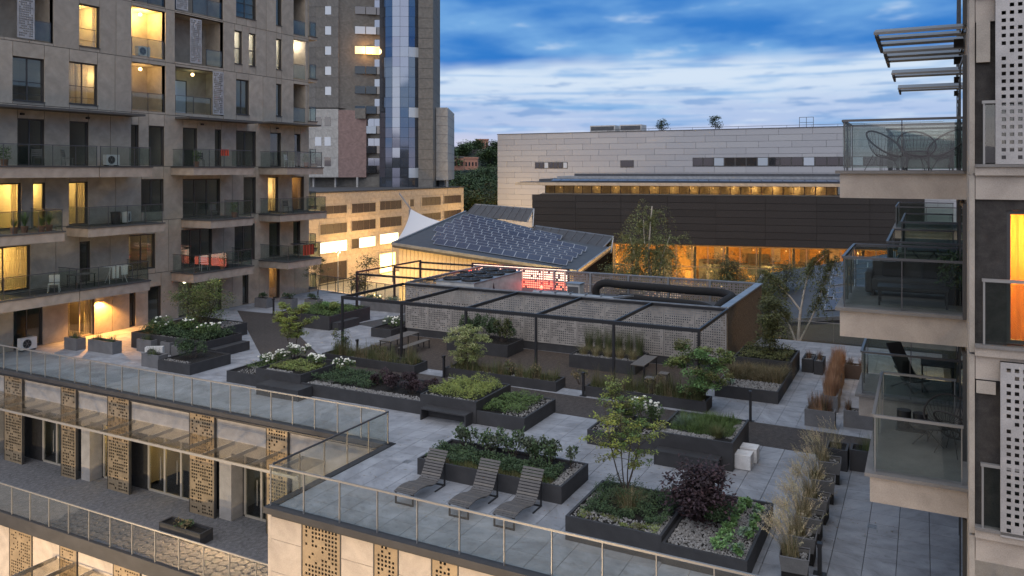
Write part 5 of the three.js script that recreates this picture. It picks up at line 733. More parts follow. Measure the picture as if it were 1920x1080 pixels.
[[-27.0, -27.4, 0.6, 16, 'white hydrangea at the far left end of the long planter'], [-25.5, -28.0, 0.75, 30, 'large white hydrangea behind the raised block at the left'], [-23.9, -27.6, 0.5, 22, 'low white hydrangea on the right of the raised block'], [-23.1, -28.2, 0.55, 14, 'small white hydrangea left of the pergola post'], [-26.3, -27.9, 0.7, 18, 'white hydrangea left of the raised block, near the dark path']].forEach(([x, z, h, f, l]) => shrub(l, x, x > -25.9 && x < -23.4 ? 0.75 : 0.43, z, { rx: 0.6, h, n: 900, ls: 0.07, pal: [...GREEN, OLIVE[0]], flowers: f * 2, fr: 0.052, name: 'hydrangea', group: 'white hydrangeas' }));
tree('young feathery green tree rising from the left end of the long planter', -26.1, 0.43, -28.25, { h: 2.95, stem: 1.35, rx: 1.1, rz: 1.0, stems: 2, limbs: 12, leaves: 8000, ls: 0.085, pal: [LIME[1], LIME[0], GOLD[1], OLIVE[2]], clump: 0.17, flat: 0.35, lean: 0.45 });
// lounger planter
cover('dark green ivy mat in the planter behind the loungers', -13.85, -9.5, -21.9, -20.85, 0.43, { n: 9000, h: 0.40, ls: 0.07, pal: [...DARKG, GREEN[2]] });
cover('thin grass along the front of the planter behind the loungers', -13.6, -9.5, -21.1, -20.78, 0.43, { n: 2600, h: 0.26, kind: 'grass', pal: [OLIVE[2], GREEN[0], BROWNG[0]] });
[[-13.2, -22.25], [-12.3, -22.3], [-11.5, -22.3], [-10.8, -22.35], [-10.2, -22.3], [-9.45, -22.2]].forEach(([x, z], k) => shrub(`${['leftmost', 'second', 'third', 'fourth', 'fifth', 'rightmost'][k]} leathery rhododendron in the row behind the loungers`, x, 0.43, z, { rx: k === 5 ? 0.2 : 0.5, h: rr(0.72, 0.85), n: k === 5 ? 110 : 420, ls: 0.12, pal: [DARKG[1], [0.045, 0.058, 0.035]], tiltL: 1.2, lobes: k === 5 ? 4 : 9, group: 'rhododendrons behind the loungers' }));
// front planters
tree('slender multi-stemmed tree with golden green leaves in the front planter', -7.3, 0.55, -20.9, { h: 2.7, stem: 0.8, rx: 1.0, stems: 4, limbs: 8, leaves: 4300, ls: 0.08, pal: [GOLD[1], GOLD[0], LIME[1], OLIVE[2], GREEN[1]], clump: 0.14, flat: 0.35, lean: 0.42, r: 0.03 });
cover('mixed dark ground cover in the front planter under the slender tree', -8.0, -5.75, -21.25, -19.3, 0.55, { n: 11000, h: 0.36, ls: 0.05, pal: [...DARKG, GREEN[0], OLIVE[0]], bump: 0.9, sparse: 1.5 });
cover('short yellowish sedum along the front of the front planter', -7.9, -5.8, -19.35, -18.9, 0.55, { n: 2200, h: 0.13, ls: 0.04, pal: [OLIVE[2], LIME[1], PALE[1]], bump: 0.9, sparse: 3 });
grassClump('soft brown grass fountain in the middle of the front planter', -6.95, 0.55, -20.2, { n: 620, h: 0.5, spread: 0.3, lean: 0.5, pal: [...BROWNG, OLIVE[0], BEIGE[1]], w: 0.007 });
tree('dense purple smoke bush in the front planter', -5.15, 0.43, -20.5, { h: 1.35, stem: 0.2, rx: 0.82, rz: 0.95, stems: 5, limbs: 9, leaves: 4800, ls: 0.12, pal: PURP, clump: 0.2, flat: 0.8, lean: 0.5, r: 0.02, name: 'smoke_bush', cat: 'shrub' });
shrub('dark green low pine mound beside the purple bush', -4.72, 0.43, -20.55, { rx: 0.5, rz: 0.95, h: 0.62, n: 2600, ls: 0.07, pal: DARKG, lobes: 10 });
let rosette = 0; for (const [x, z] of [[-4.32, -19.1], [-4.28, -19.6], [-4.26, -20.05], [-4.25, -20.5], [-4.3, -20.95], [-4.28, -21.4], [-4.25, -21.85], [-3.86, -19.05], [-3.84, -19.95], [-3.8, -20.5], [-3.8, -21.0], [-3.82, -21.6]]) { const w = ['first', 'second', 'third', 'fourth', 'fifth', 'sixth', 'seventh'][rosette % 7], col = rosette < 7 ? 'left' : 'right'; shrub(`bright green perennial, ${w} from the front in the ${col} row on pale gravel`, x, 0.43, z, { rx: rr(0.15, 0.21), h: rr(0.22, 0.3), n: 260, ls: 0.085, pal: rosette < 7 ? FRESH : [FRESH[1], BLUEG[0]], lobes: 5, name: 'perennial', group: 'green perennials on the gravel' }); rosette++; if (rosette === 7) rosette = 7; }
// planter by the white cubes
cover('green grass tufts in the tall planter by the white cubes', -7.5, -5.5, -27.8, -25.9, 0.83, { n: 5200, h: 0.34, kind: 'grass', pal: [...GREEN, BLUEG[0], OLIVE[0]], bump: 0.9 });
[[-7.2, -26.6, BLUEG, 'blue-green fescue dome'], [-6.5, -26.3, GREEN, 'green fescue dome at the front'], [-5.95, -26.0, OLIVE, 'olive fescue dome at the right'], [-6.4, -27.2, GREEN, 'green fescue dome at the back']].forEach(([x, z, p, l]) => grassClump(`${l} of the tall planter by the white cubes`, x, 0.83, z, { n: 520, h: 0.42, spread: 0.2, lean: 0.42, pal: p, w: 0.008, group: 'fescue domes' }));
[[-8.6, -27.2, 1.0, 30, 'tall white hydrangea behind the golden tree'], [-9.3, -27.3, 0.7, 6, 'leafy hydrangea with few flowers left of the golden tree']].forEach(([x, z, h, f, l]) => shrub(l, x, 0.43, z, { rx: 0.62, h, n: 1300, ls: 0.075, pal: [...GREEN, DARKG[1]], flowers: f * 2, fr: 0.05, name: 'hydrangea', group: 'white hydrangeas' }));
tree('small golden leaved tree crossing the low planter by the cubes', -9.6, 0.43, -26.7, { h: 1.75, stem: 0.35, rx: 0.75, stems: 2, limbs: 8, leaves: 1900, ls: 0.085, pal: [GOLD[1], LIME[1], OLIVE[2]], clump: 0.15, flat: 0.5 });
// planters right of the pavilion
cover('brown grasses in the gravel planter right of the pavilion', -7.6, -5.3, -37.1, -35.0, 0.43, { n: 5000, h: 0.75, kind: 'grass', pal: [...BROWNG, OLIVE[0], OLIVE[1]], lean: 0.9 });
cover('green ground cover around the small pine', -7.6, -5.35, -39.75, -37.4, 0.83, { n: 3800, h: 0.4, ls: 0.08, pal: [...OLIVE, GREEN[0]] });
tree('small olive green pine in the raised block right of the pavilion', -6.5, 0.83, -38.9, { h: 2.6, stem: 0.6, rx: 0.95, stems: 1, limbs: 20, leaves: 4800, ls: 0.11, pal: OLIVE, clump: 0.24, flat: 0.9, name: 'small_pine' });
shrub('pale leaved creeper spilling over the front of the gravel planter', -7.2, 0.43, -33.8, { rx: 0.4, h: 0.3, n: 260, ls: 0.08, pal: [PALE[1], BLUEG[0]] });
// under the pergola
for (const [x, z, rx, h, pal, l] of [[-21.5, -36.4, 0.7, 1.15, DARKG, 'leftmost tall dark shrub against the pavilion screen'], [-20.5, -36.5, 0.75, 1.35, DARKG, 'second tall dark shrub against the pavilion screen'], [-19.4, -36.5, 0.7, 1.2, [OLIVE[1], DARKG[0]], 'third tall dark shrub against the pavilion screen']]) shrub(l, x, 0.55, z, { rx, rz: 0.6, h, n: 1500, ls: 0.1, pal, tiltL: 1.4, lobes: 9, group: 'tall shrubs against the screen' });
for (let k = 0; k < 6; k++) grassClump(`upright dark grass, ${['first', 'second', 'third', 'fourth', 'fifth', 'sixth'][k]} from the left at the back of the right screen planter`, -14.75 + k * 0.52, 0.55, -36.9, { n: 260, h: 1.25, spread: 0.2, lean: 0.3, pal: [OLIVE[1], DARKG[1], BROWNG[1]], w: 0.012, group: 'upright grasses in the screen planter' });
for (let k = 0; k < 5; k++) grassClump(`pale hair grass, ${['first', 'second', 'third', 'fourth', 'fifth'][k]} from the left at the front of the right screen planter`, -14.6 + k * 0.62, 0.55, -35.8, { n: 300, h: 0.62, spread: 0.2, lean: 0.45, pal: [BEIGE[1], BROWNG[2], OLIVE[2]], w: 0.007, group: 'hair grasses in the screen planter' });
for (const [x0, x1, z, l] of [[-26.2, -21.1, -31.15, 'thin mixed herbs in the left pergola trough'], [-19.3, -14.1, -31.5, 'thin mixed herbs in the middle pergola trough'], [-12.4, -7.7, -31.5, 'thin mixed herbs in the right pergola trough']]) cover(l, x0, x1, z - 0.42, z + 0.42, 0.36, { n: 3400, h: 0.75, kind: 'grass', pal: [OLIVE[1], BROWNG[0], DARKG[0], PALE[1]], lean: 0.5, bump: 0.9, sparse: 2 });
tree('pale green small tree in the middle pergola trough', -18.7, 0.36, -31.5, { h: 2.15, stem: 0.5, rx: 1.35, rz: 0.8, stems: 3, limbs: 9, leaves: 7500, ls: 0.085, pal: PALE, clump: 0.17, flat: 0.45, lean: 0.4 });
tree('broad light green tree at the right front post of the pergola', -7.85, 0.36, -31.45, { h: 2.3, stem: 0.6, rx: 1.5, rz: 1.0, stems: 2, limbs: 12, leaves: 11000, ls: 0.09, pal: [LIME[1], FRESH[1], GREEN[1], OLIVE[2]], clump: 0.2, flat: 0.45, lean: 0.4 });
[[-26.1, -31.3, 'left'], [-25.5, -31.25, 'right']].forEach(([x, z, s]) => tree(`${s} one of two slim weeping shrubs by the pergola corner`, x, 0.36, z, { h: 1.35, stem: 0.2, rx: 0.25, stems: 1, limbs: 18, leaves: 600, ls: 0.075, pal: [DARKG[1], OLIVE[0]], clump: 0.08, droop: 0.18, r: 0.014, name: 'weeping_shrub', cat: 'shrub', group: 'slim weeping shrubs' }));
[[-15.0, 0.75], [-13.0, 0.6], [-9.7, 0.7], [-16.3, 0.6], [-23.6, 0.6]].forEach(([x, h], k) => shrub(`wispy brown shrub, ${['first right of the pale tree', 'left of the third trough', 'by the two stools', 'beside the pale tree trunk', 'before the long pergola table'][k]}`, x, 0.36, -31.5, { rx: 0.5, rz: 0.4, h, n: 420, ls: 0.07, pal: [BROWNG[0], OLIVE[1]], tiltL: 1.4, group: 'wispy shrubs in the pergola troughs' }));
shrub('white flowering shrub in the grey planter at the pavilion corner', -27.2, 0.43, -37.6, { rx: 0.6, rz: 1.0, h: 0.5, n: 1000, ls: 0.07, pal: [...GREEN, DARKG[0]], flowers: 22, fr: 0.06, name: 'hydrangea', group: 'white hydrangeas' });
// planter with the green mound
cover('green grass on the planter with the mound', -34.7, -31.3, -40.4, -36.9, 0.75, { n: 5200, h: 0.3, ls: 0.08, pal: [...GREEN, LIME[1]] });
shrub('fresh green rounded shrub on the planter left of the pergola', -32.4, 0.75, -38.5, { rx: 0.9, h: 0.62, n: 2200, ls: 0.09, pal: [LIME[1], FRESH[1], GREEN[1]] });
tree('thin young tree behind the green mound, before the far fence', -40.6, 0, -46.6, { h: 3.0, stem: 1.0, rx: 0.95, stems: 2, limbs: 9, leaves: 1300, ls: 0.11, pal: [OLIVE[1], OLIVE[0], GREEN[2]], clump: 0.2 });
// left garden
tree('large olive shrub tree rising behind the stepped planter of the left garden', -36.2, 0.63, -31.9, { h: 2.6, stem: 0.5, rx: 1.7, rz: 1.4, stems: 4, limbs: 11, leaves: 6500, ls: 0.11, pal: [OLIVE[2], OLIVE[0], GREEN[0], LIME[1]], clump: 0.26, flat: 0.6, lean: 0.5 });
cover('dense green planting in the stepped planter of the left garden', -37.4, -32.3, -30.7, -28.7, 0.75, { n: 8500, h: 0.5, ls: 0.09, pal: [...DARKG, ...GREEN, OLIVE[0]] });
[[-36.4, -29.4, 'left', 10], [-34.8, -29.9, 'middle', 14], [-33.0, -29.6, 'right', 10]].forEach(([x, z, s, f]) => shrub(`${s} white flowering shrub in the stepped planter of the left garden`, x, 0.75, z, { rx: 0.75, h: 0.8, n: 1300, ls: 0.08, pal: [...GREEN, DARKG[1]], flowers: f, fr: 0.06, name: 'hydrangea', group: 'white shrubs of the left garden' }));
shrub('dark evergreen shrub in the low planter of the left garden', -31.2, 0.43, -26.9, { rx: 0.9, h: 1.0, n: 2400, ls: 0.08, pal: DARKG, lobes: 9 });
for (const [x, z, k] of [[-39.9, -26.8, 'the furthest left trough by the orange lit door'], [-38.4, -27.05, 'the left half of the long dark trough'], [-37.4, -27.05, 'the right half of the long dark trough'], [-36.1, -28.25, 'the grey trough in the left garden'], [-33.0, -26.15, 'the grey trough behind the long balustrade']]) grassClump(`dark grass tuft in ${k}`, x, 0.55, z, { n: 130, h: 0.5, spread: 0.3, lean: 0.2, pal: [DARKG[1], OLIVE[1]], w: 0.012, group: 'grass tufts of the left garden' });
for (let k = 0; k < 3; k++) { planter(`dark trough against the left block, ${['left', 'middle', 'right'][k]} of three at the end of the path`, -41.0 + k * 1.7, -39.9 + k * 1.7, -40.6 - k * 0.6, -41.2 - k * 0.6, 0.65, { mat: m.planterGrey, name: 'planter_trough', group: 'troughs at the end of the path' }); shrub(`dark tuft in the ${['left', 'middle', 'right'][k]} trough at the end of the path`, -40.45 + k * 1.7, 0.58, -40.9 - k * 0.6, { rx: 0.5, rz: 0.3, h: 0.45, n: 340, ls: 0.1, pal: DARKG, group: 'tufts at the end of the path' }); }
// far troughs by the small pergola
[[-33.2, -43.75, 'left'], [-31.6, -43.75, 'right']].forEach(([x, z, s]) => shrub(`grey green ${s} tuft in the grey trough behind the small pergola`, x, 0.53, z, { rx: 0.7, rz: 0.4, h: 0.45, n: 500, ls: 0.1, pal: [BLUEG[1], OLIVE[1]], group: 'tufts behind the small pergola' })); shrub('low dark hedge in the long trough by the far fence', -28.6, 0.63, -43.85, { rx: 1.3, rz: 0.4, h: 0.6, n: 1500, ls: 0.11, pal: [DARKG[1], OLIVE[1]] });
// rust red grasses and feather grasses
[[-3.37, -31.45, 0.75, 'nearest'], [-3.25, -34.05, 0.8, 'second'], [-3.35, -35.85, 0.85, 'third'], [-3.4, -37.65, 0.85, 'fourth'], [-3.45, -39.45, 0.85, 'farthest']].forEach(([x, z, h, w], k) => grassClump(`rust red upright grass, ${w} clump of the row`, x, 0.55, z, { n: 620, h, spread: k ? 0.62 : 0.42, sx: k ? 0.5 : 1.05, sz: k ? 1.1 : 0.4, lean: 0.16, pal: k ? RUST : [...RUST, BROWNG[1], PURP[1]], w: 0.014, group: 'rust red grasses' }));
[[-2.95, -39.35], [-2.45, -39.35], [-2.45, -31.95], [-1.85, -31.95], [-4.8, -40], [-4.3, -39.9]].forEach(([x, z], k) => grassClump(`small purple grass tuft ${['left in the brown trough', 'right in the brown trough', 'left in the trough under the right balconies', 'right in the trough under the right balconies', 'in the dark trough by the pine', 'in the dark trough left of the rust row'][k]}`, x, 0.55, z, { n: 120, h: 0.5, spread: 0.14, lean: 0.16, pal: [PURP[1], RUST[1], BROWNG[0]], w: 0.012, group: 'purple grass tufts' }));
[-19.1, -20.25, -21.45, -22.75, -24.2, -25.8].forEach((z, k) => grassClump(`beige feather grass in the ${['nearest', 'second', 'third', 'fourth', 'fifth', 'sixth'][k]} flared pot`, -2.72, 0.55, z - 0.2, { n: 260, h: 0.8, spread: 0.2, lean: 0.5, pal: [BROWNG[2], OLIVE[2], BEIGE[1]], plume: k < 4 ? 130 : 80, ppal: BEIGE, wind: 1, w: 0.009, group: 'feather grasses' }));
grassClump('thin feather grass in the square dark box at the end of the pots', -2.45, 0.58, -27.4, { n: 90, h: 0.8, spread: 0.2, lean: 0.5, pal: [BEIGE[1], OLIVE[2]], plume: 16, ppal: BEIGE, wind: 1, w: 0.007 }); grassClump('dark grass in the wide trough under the lowest right balcony', -1.5, 0.58, -27.55, { n: 200, h: 0.6, spread: 0.4, sz: 0.4, lean: 0.2, pal: [OLIVE[1], DARKG[1]], w: 0.011 });
shrub('small leafy plant in the low trough on the lower terrace', -24.6, -3.94, -20.9, { rx: 0.4, h: 0.3, n: 180, ls: 0.1, pal: [DARKG[1], BROWNG[0]] });
// ---------------------------------------------------------------- trees beyond the terrace
function birch(label, x, z, h, spread, strands, T) {                     // pale stems, hanging strands of small leaves
  const t = thing('birch_tree', label, 'tree', [x, -8.3, z]), L = new Leaves();
  part('trunk', T.map((q, k) => branchTube(q, k ? 0.09 : 0.18, k ? 0.025 : 0.05)), m.birch, t);
  for (const q of T) { const c = new THREE.CatmullRomCurve3(q.map(v => new THREE.Vector3(...v))); for (let n = 0; n < strands; n++) { const b = c.getPointAt(rr(0.5, 1)), a = rnd() * 6.283, R = spread * Math.sqrt(rnd()) * (1.02 - 0.25 * b.y / h), base = pick([OLIVE[2], [0.085, 0.10, 0.036], [0.12, 0.135, 0.055]]), len = rr(1.0, 3.2), rise = rr(0, 1.0); for (let w = 0; w < 90; w++) { const f = rnd(); L.leaf(b.x + Math.cos(a) * R * Math.sqrt(f) + rr(-0.14, 0.14), b.y + rise * Math.sin(f * 3.1) - len * f * f + rr(-0.14, 0.14), b.z + Math.sin(a) * R * Math.sqrt(f) + rr(-0.14, 0.14), 0.13 * rr(0.6, 1.3), 0.085, tone(base, 0.3), 1.3); } } }
  L.build('crown', t);
}
birch('tall drooping birch in front of the orange glass hall', -21.3, -67.6, 14.8, 3.3, 58, [[[0, 0, 0], [0.1, 5, 0], [-0.1, 10, 0.1], [0.2, 14.6, 0]], [[0, 6, 0], [0.2, 9, 0.4], [-0.4, 11.5, 0.3], [-0.5, 13.4, 0.2]], [[0.1, 4, 0], [0.8, 7.5, 0.3], [1.2, 10, 0.5], [1.9, 12.0, 0.4]], [[0, 4.5, 0], [-0.8, 7.5, 0.3], [-1.3, 10, 0.1], [-1.9, 11.8, -0.2]]]);
{
  const t = thing('birch_tree', 'bare-limbed birch with pale forked trunk behind the right deck edge', 'tree', [-7.3, -8.3, -55.4]), L = new Leaves(), T = [[[0, 0, 0], [0.1, 4, 0], [0.0, 6.6, 0.1], [0.15, 8.6, 0.1]], [[0.15, 8.5, 0.1], [-0.7, 9.6, 0.2], [-1.6, 10.4, 0.3], [-2.4, 10.7, 0.2]], [[0.15, 8.5, 0.1], [0.4, 10, 0], [0.8, 11.3, -0.2], [1.7, 12.3, -0.3]], [[0.05, 6.4, 0.1], [0.9, 8.3, -0.3], [1.6, 10.4, -0.5], [2.3, 12.0, -0.8]], [[0.02, 3.5, 0], [-0.6, 6.0, 0.5], [-1.0, 7.4, 0.8], [-1.9, 9.3, 1.0]], [[0.05, 5.8, 0], [-0.9, 7.8, -0.6], [-2.0, 8.9, -1.0], [-3.2, 9.6, -1.3]]];
  part('trunk', T.map((q, k) => branchTube(q, k ? 0.075 : 0.16, k ? 0.018 : 0.09)), m.birch, t);
  for (const q of T.slice(1)) { const c = new THREE.CatmullRomCurve3(q.map(v => new THREE.Vector3(...v))); for (let n = 0; n < 40; n++) { const b = c.getPointAt(rr(0.35, 1)), ox = rr(-0.9, 0.9), oz = rr(-0.9, 0.9), base = pick([OLIVE[1], OLIVE[0], OLIVE[2]]), len = rr(0.6, 2.0); for (let w = 0; w < 70; w++) { const f = rnd(); L.leaf(b.x + ox * f + rr(-0.1, 0.1), b.y + 0.3 - len * f * f + rr(-0.1, 0.1), b.z + oz * f + rr(-0.1, 0.1), 0.11 * rr(0.6, 1.3), 0.07, tone(base, 0.3), 1.3); } } }
  L.build('crown', t);
}
tree('smaller birch between the pavilion and the second solar roof', -10.6, -8.3, -58, { h: 10.6, stem: 4, rx: 2.2, stems: 2, limbs: 14, leaves: 12000, ls: 0.13, limbMat: m.trunk, pal: [OLIVE[0], DARKG[1]], mat: m.birch, r: 0.12, clump: 0.4, flat: 1.1, droop: 0.7, name: 'birch_tree' });
[[-25.5, -72, 9.2, 2.2, 'left of the tall birch'], [-16.6, -78, 9.0, 2.5, 'right of the tall birch, before the glass hall'], [-11.5, -74, 10.4, 2.6, 'dark and round before the right end of the glass hall'], [-30, -69, 5.2, 2.6, 'low behind the pavilion, at the edge of the solar roof']].forEach(([x, z, h, r, w]) => tree(`bushy garden tree ${w}`, x, -8.3, z, { h, stem: h * 0.3, rx: r, stems: 2, limbs: 16, leaves: 13000, ls: 0.16, pal: [OLIVE[1], DARKG[1], OLIVE[0]], r: 0.12, clump: 0.5, flat: 0.9, name: 'garden_tree', group: 'trees before the glass hall' }));
tree('leaning leafy tree lit yellow on the forecourt behind the small pergola', -48.8, -8.3, -62.5, { h: 10.3, stem: 7.2, rx: 1.7, stems: 1, limbs: 10, leaves: 1000, ls: 0.26, pal: [OLIVE[1], BROWNG[1]], r: 0.13, clump: 0.5, name: 'street_tree' });
cover('clipped mound of groundcover on the forecourt behind the small pergola', -60, -44, -62, -56, -8.3, { n: 6000, h: 2.4, ls: 0.3, pal: [...OLIVE, GREEN[2]] });
for (const [x, z, h, l] of [[-44.5, -149, 2.3, 'left shrub tub standing on the museum roof'], [-34.2, -149, 2.7, 'right shrub tub standing on the museum roof']]) tree(l, x, 16.8, z, { h, stem: 0.3, rx: 1.3, stems: 3, limbs: 9, leaves: 700, ls: 0.3, pal: DARKG, clump: 0.4, r: 0.06, name: 'roof_shrub', cat: 'shrub' });
// hill with its trees and houses far behind
{
  const N = 40, P = [], I = []; for (let i = 0; i <= N; i++) for (let j = 0; j <= 20; j++) { const s = i / N, t = j / 20, d = 190 + t * 420, a = -0.95 + s * 0.9, y = -8.5 + 30 * sstep(0.02, 0.6, t) + 2 * noise.noise(i * 0.3, j * 0.3, 2); P.push(Math.sin(a) * d, y, -Math.cos(a) * d); }
  for (let i = 0; i < N; i++) for (let j = 0; j < 20; j++) { const k = i * 21 + j; I.push(k, k + 21, k + 1, k + 1, k + 21, k + 22); }
  const g = new THREE.BufferGeometry(); g.setAttribute('position', new THREE.Float32BufferAttribute(P, 3)); g.setIndex(I); g.computeVertexNormals(); struct('hill', g, m.lawn);
  const spots = [[32.16, 181, 14, 5], [31.36, 175, 15, 6], [30.40, 172, 14, 5.5], [29.44, 178, 16, 6], [28.67, 170, 14, 5.5], [31.86, 216, 17, 7], [30.86, 220, 17, 7], [29.83, 210, 17, 7.5], [28.87, 218, 17, 7], [31.63, 266, 13, 6], [29.63, 262, 14, 7], [28.67, 270, 15, 7], [30.56, 275, 12, 6], [32.01, 331, 9, 7], [31.09, 376, 6, 7], [29.06, 345, 8, 7], [30.21, 401, 5, 7], [28.48, 390, 6, 7]];   // bearing west of north, metres, height, radius
  const names = ['nearest', 'second', 'third', 'fourth', 'fifth', 'sixth', 'seventh', 'eighth', 'ninth', 'tenth', 'eleventh', 'twelfth', 'thirteenth', 'fourteenth', 'fifteenth', 'sixteenth', 'seventeenth', 'farthest'];
  spots.forEach(([p, d, h, r], k) => { const x = -d * Math.sin(p * Math.PI / 180), z = -d * Math.cos(p * Math.PI / 180), y = -8.5 + 30 * sstep(0.02, 0.6, (d - 190) / 420); tree(`dark park tree on the far hillside, ${names[k]} by distance`, x, y - 0.6, z, { h, stem: h * 0.22, rx: r, stems: 1, limbs: 16, leaves: 2600, ls: d > 300 ? 1.0 : 0.62, pal: d < 200 ? [OLIVE[0], OLIVE[1], GREEN[2]] : [DARKG[0], DARKG[1], GREEN[2]], r: 0.25, clump: 0.9, flat: 0.8, name: 'park_tree', group: 'trees on the far hill' }); });
  const house = (label, x, y, z, w, h, d, mat, turn, roof) => { const t = thing('distant_house', label, 'house', [x, y, z], turn); part('wall', bx(-w / 2, w / 2, 0, h, -d / 2, d / 2), mat, t); part('roof', bx(-w / 2 - 0.3, w / 2 + 0.3, h + 0.01, h + 0.6, -d / 2 - 0.3, d / 2 + 0.3), roof, t); for (let k = 0; k < 4; k++) part('window', bx(-w / 2 + w * (k + 0.3) / 4, -w / 2 + w * (k + 0.75) / 4, h * 0.35, h * 0.7, d / 2 + 0.02, d / 2 + 0.12), darkGlass, t); };
  house('brick red flat-roofed house on the far hillside', -172, 9.2, -282, 6, 5.2, 5, m.hillBrick, 0.7, m.hillDark); house('long orange house right of the brick red one on the far hill', -166.5, 9.4, -285.5, 5.4, 4.6, 5, m.hillBrick, 0.45, m.hillBrick); house('dark house above the brick red one on the far hill', -190, 14.5, -334, 7, 4, 6, m.hillDark, 0.477, m.hillDark); house('white bungalow near the crest of the far hill', -190, 17.2, -356, 9, 3.2, 6, m.hillWhite, 0.477, m.hillWhite); house('red block on the crest of the far hill', -208, 20.5, -368, 6.5, 4.6, 6, m.hillBrick, 0.477, m.hillBrick);
}
// ---------------------------------------------------------------- things on the balconies
function acUnit(label, x, y, z, turn) { const t = thing('air_conditioner', label, 'air conditioner', [x, y, z], turn, 'air conditioners of the left block'); part('casing', bx(-0.42, 0.42, 0.08, 0.68, -0.16, 0.16), m.acWhite, t); part('feet', [bx(-0.35, -0.28, 0, 0.078, -0.17, 0.17), bx(0.28, 0.35, 0, 0.078, -0.17, 0.17)], m.black, t); const r = new THREE.TorusGeometry(0.23, 0.012, 6, 24); r.translate(-0.1, 0.38, 0.165); part('fan_guard', [r, ...Array.from({ length: 6 }, (_, k) => bar([-0.1, 0.38, 0.168], [-0.1 + 0.23 * Math.cos(k * 1.047), 0.38 + 0.23 * Math.sin(k * 1.047), 0.168], 0.01))], m.grey, t); part('fan', new THREE.CylinderGeometry(0.22, 0.22, 0.01, 24).rotateX(Math.PI / 2).translate(-0.1, 0.38, 0.16), m.black, t); }
acUnit('white air conditioner on the long upper left balcony', -41.7, 9.68, -30.2, Math.PI / 2); acUnit('white air conditioner in the bright yellow loggia', -42.9, 16.43, -33.2, Math.PI / 2); acUnit('white air conditioner on the balcony right of the potted plants', -41.7, 6.33, -31.2, 2.3); acUnit('white air conditioner on the ground by the left block, furthest left', -41.8, 0, -25.4, Math.PI / 2); acUnit('white air conditioner on the ground among the left garden troughs', -34.0, 0, -27.0, 0.6);
[[-40.2, -24.3, 0.9, 'tall palm-like'], [-39.8, -24.9, 0.6, 'bushy'], [-39.9, -23.6, 0.5, 'small round'], [-40.1, -25.5, 0.8, 'arching']].forEach(([x, z, h, s]) => { const t = thing('potted_plant', `${s} potted plant on the yellow lit balcony at the left edge`, 'plant', [x, 6.33, z], 0, 'potted plants on the yellow balcony'); part('pot', cyl(0, 0, 0.32, 0, 0.13, 0.18, 14), m.terracotta, t); const L = new Leaves(); for (let k = 0; k < 110; k++) { const a = rnd() * 6.283; L.blade(0.04 * Math.cos(a), 0.3, 0.04 * Math.sin(a), h * rr(0.5, 1), h * 0.55 * rr(0.2, 1), a, 0.035, tone(pick(GREEN), 0.3), 4); } L.build('foliage', t); });
{
  const t = thing('plant_tub', 'dark tub on the balcony beside the air conditioner', 'tub', [-41.6, 6.33, -30.4]); part('tub', [cyl(0, 0, 0.7, 0, 0.22, 0.27, 16)], m.black, t); part('rim', new THREE.TorusGeometry(0.27, 0.02, 6, 20).rotateX(Math.PI / 2).translate(0, 0.7, 0), m.blackMetal, t);
  const rk = thing('drying_rack', 'folding laundry rack with pale towels on the lowest left balcony', 'drying rack', [-41.0, 3.03, -30.0], 1.35); part('frame', [bar([-0.5, 0, -0.3], [-0.3, 0.95, 0.1], 0.02), bar([-0.5, 0, 0.3], [-0.3, 0.95, -0.1], 0.02), bar([0.5, 0, -0.3], [0.3, 0.95, 0.1], 0.02), bar([0.5, 0, 0.3], [0.3, 0.95, -0.1], 0.02), ...[-0.3, -0.1, 0.1, 0.3].map(z => bar([-0.7, 0.95, z], [0.7, 0.95, z], 0.012))], m.acWhite, rk); part('towel', curtainGeo(-0.35, 0.0, 0.3, 0.97, 0.32, 0.2, 0.02), m.fabricWhite, rk); part('towel', curtainGeo(0.15, 0.5, 0.45, 0.97, 0.31, 0.2, 0.02), m.fabricWhite, rk);
  const ch = thing('garden_chair', 'pale metal garden chair on the lowest left balcony', 'chair', [-40.8, 3.03, -26.2], 0.9); part('seat', bx(-0.25, 0.25, 0.42, 0.46, -0.25, 0.25), m.acWhite, ch); part('backrest', bx(-0.25, 0.25, 0.5, 0.88, -0.27, -0.24), m.acWhite, ch); for (const [a, b] of [[-1, -1], [1, -1], [1, 1], [-1, 1]]) part('leg', bar([a * 0.23, 0.42, b * 0.22], [a * 0.27, 0, b * 0.27], 0.025), m.acWhite, ch);
  const tb = thing('balcony_table', 'dark rectangular table beside the pale garden chair', 'table', [-41.2, 3.03, -28.0]); part('top', bx(-0.4, 0.4, 0.70, 0.73, -0.6, 0.6), m.wood, tb); for (const [a, b] of [[-1, -1], [1, -1], [1, 1], [-1, 1]]) part('leg', bx(a * 0.36 - 0.02, a * 0.36 + 0.02, 0, 0.698, b * 0.55 - 0.02, b * 0.55 + 0.02), m.black, tb);
  const rd = thing('red_cover', 'red cloth hung over the railing of the far lowest balcony', 'cloth', [-39.62, 3.3, -44.6], Math.PI / 2); part('cloth', curtainGeo(-0.7, 0.5, 0, 0.75, 0, 0.3, 0.03), m.fabricRed, rd);
  const pk = thing('pink_cloth', 'small pink cloth on the middle upper balcony railing', 'cloth', [-40.32, 10.4, -37.3], Math.PI / 2); part('cloth', curtainGeo(-0.3, 0.35, 0, 0.42, 0, 0.2, 0.03), m.fabricRed, pk);
  const bt = thing('bistro_table', 'dark round table top on the far lowest balcony', 'table', [-41.0, 3.05, -44.9]); part('top', cyl(0, 0.95, 0.99, 0, 0.55, 0.55, 20), m.black, bt); part('stem', cyl(0, 0.02, 0.95, 0, 0.03), m.black, bt); part('base', cyl(0, 0, 0.02, 0, 0.25, 0.25, 16), m.black, bt);
}
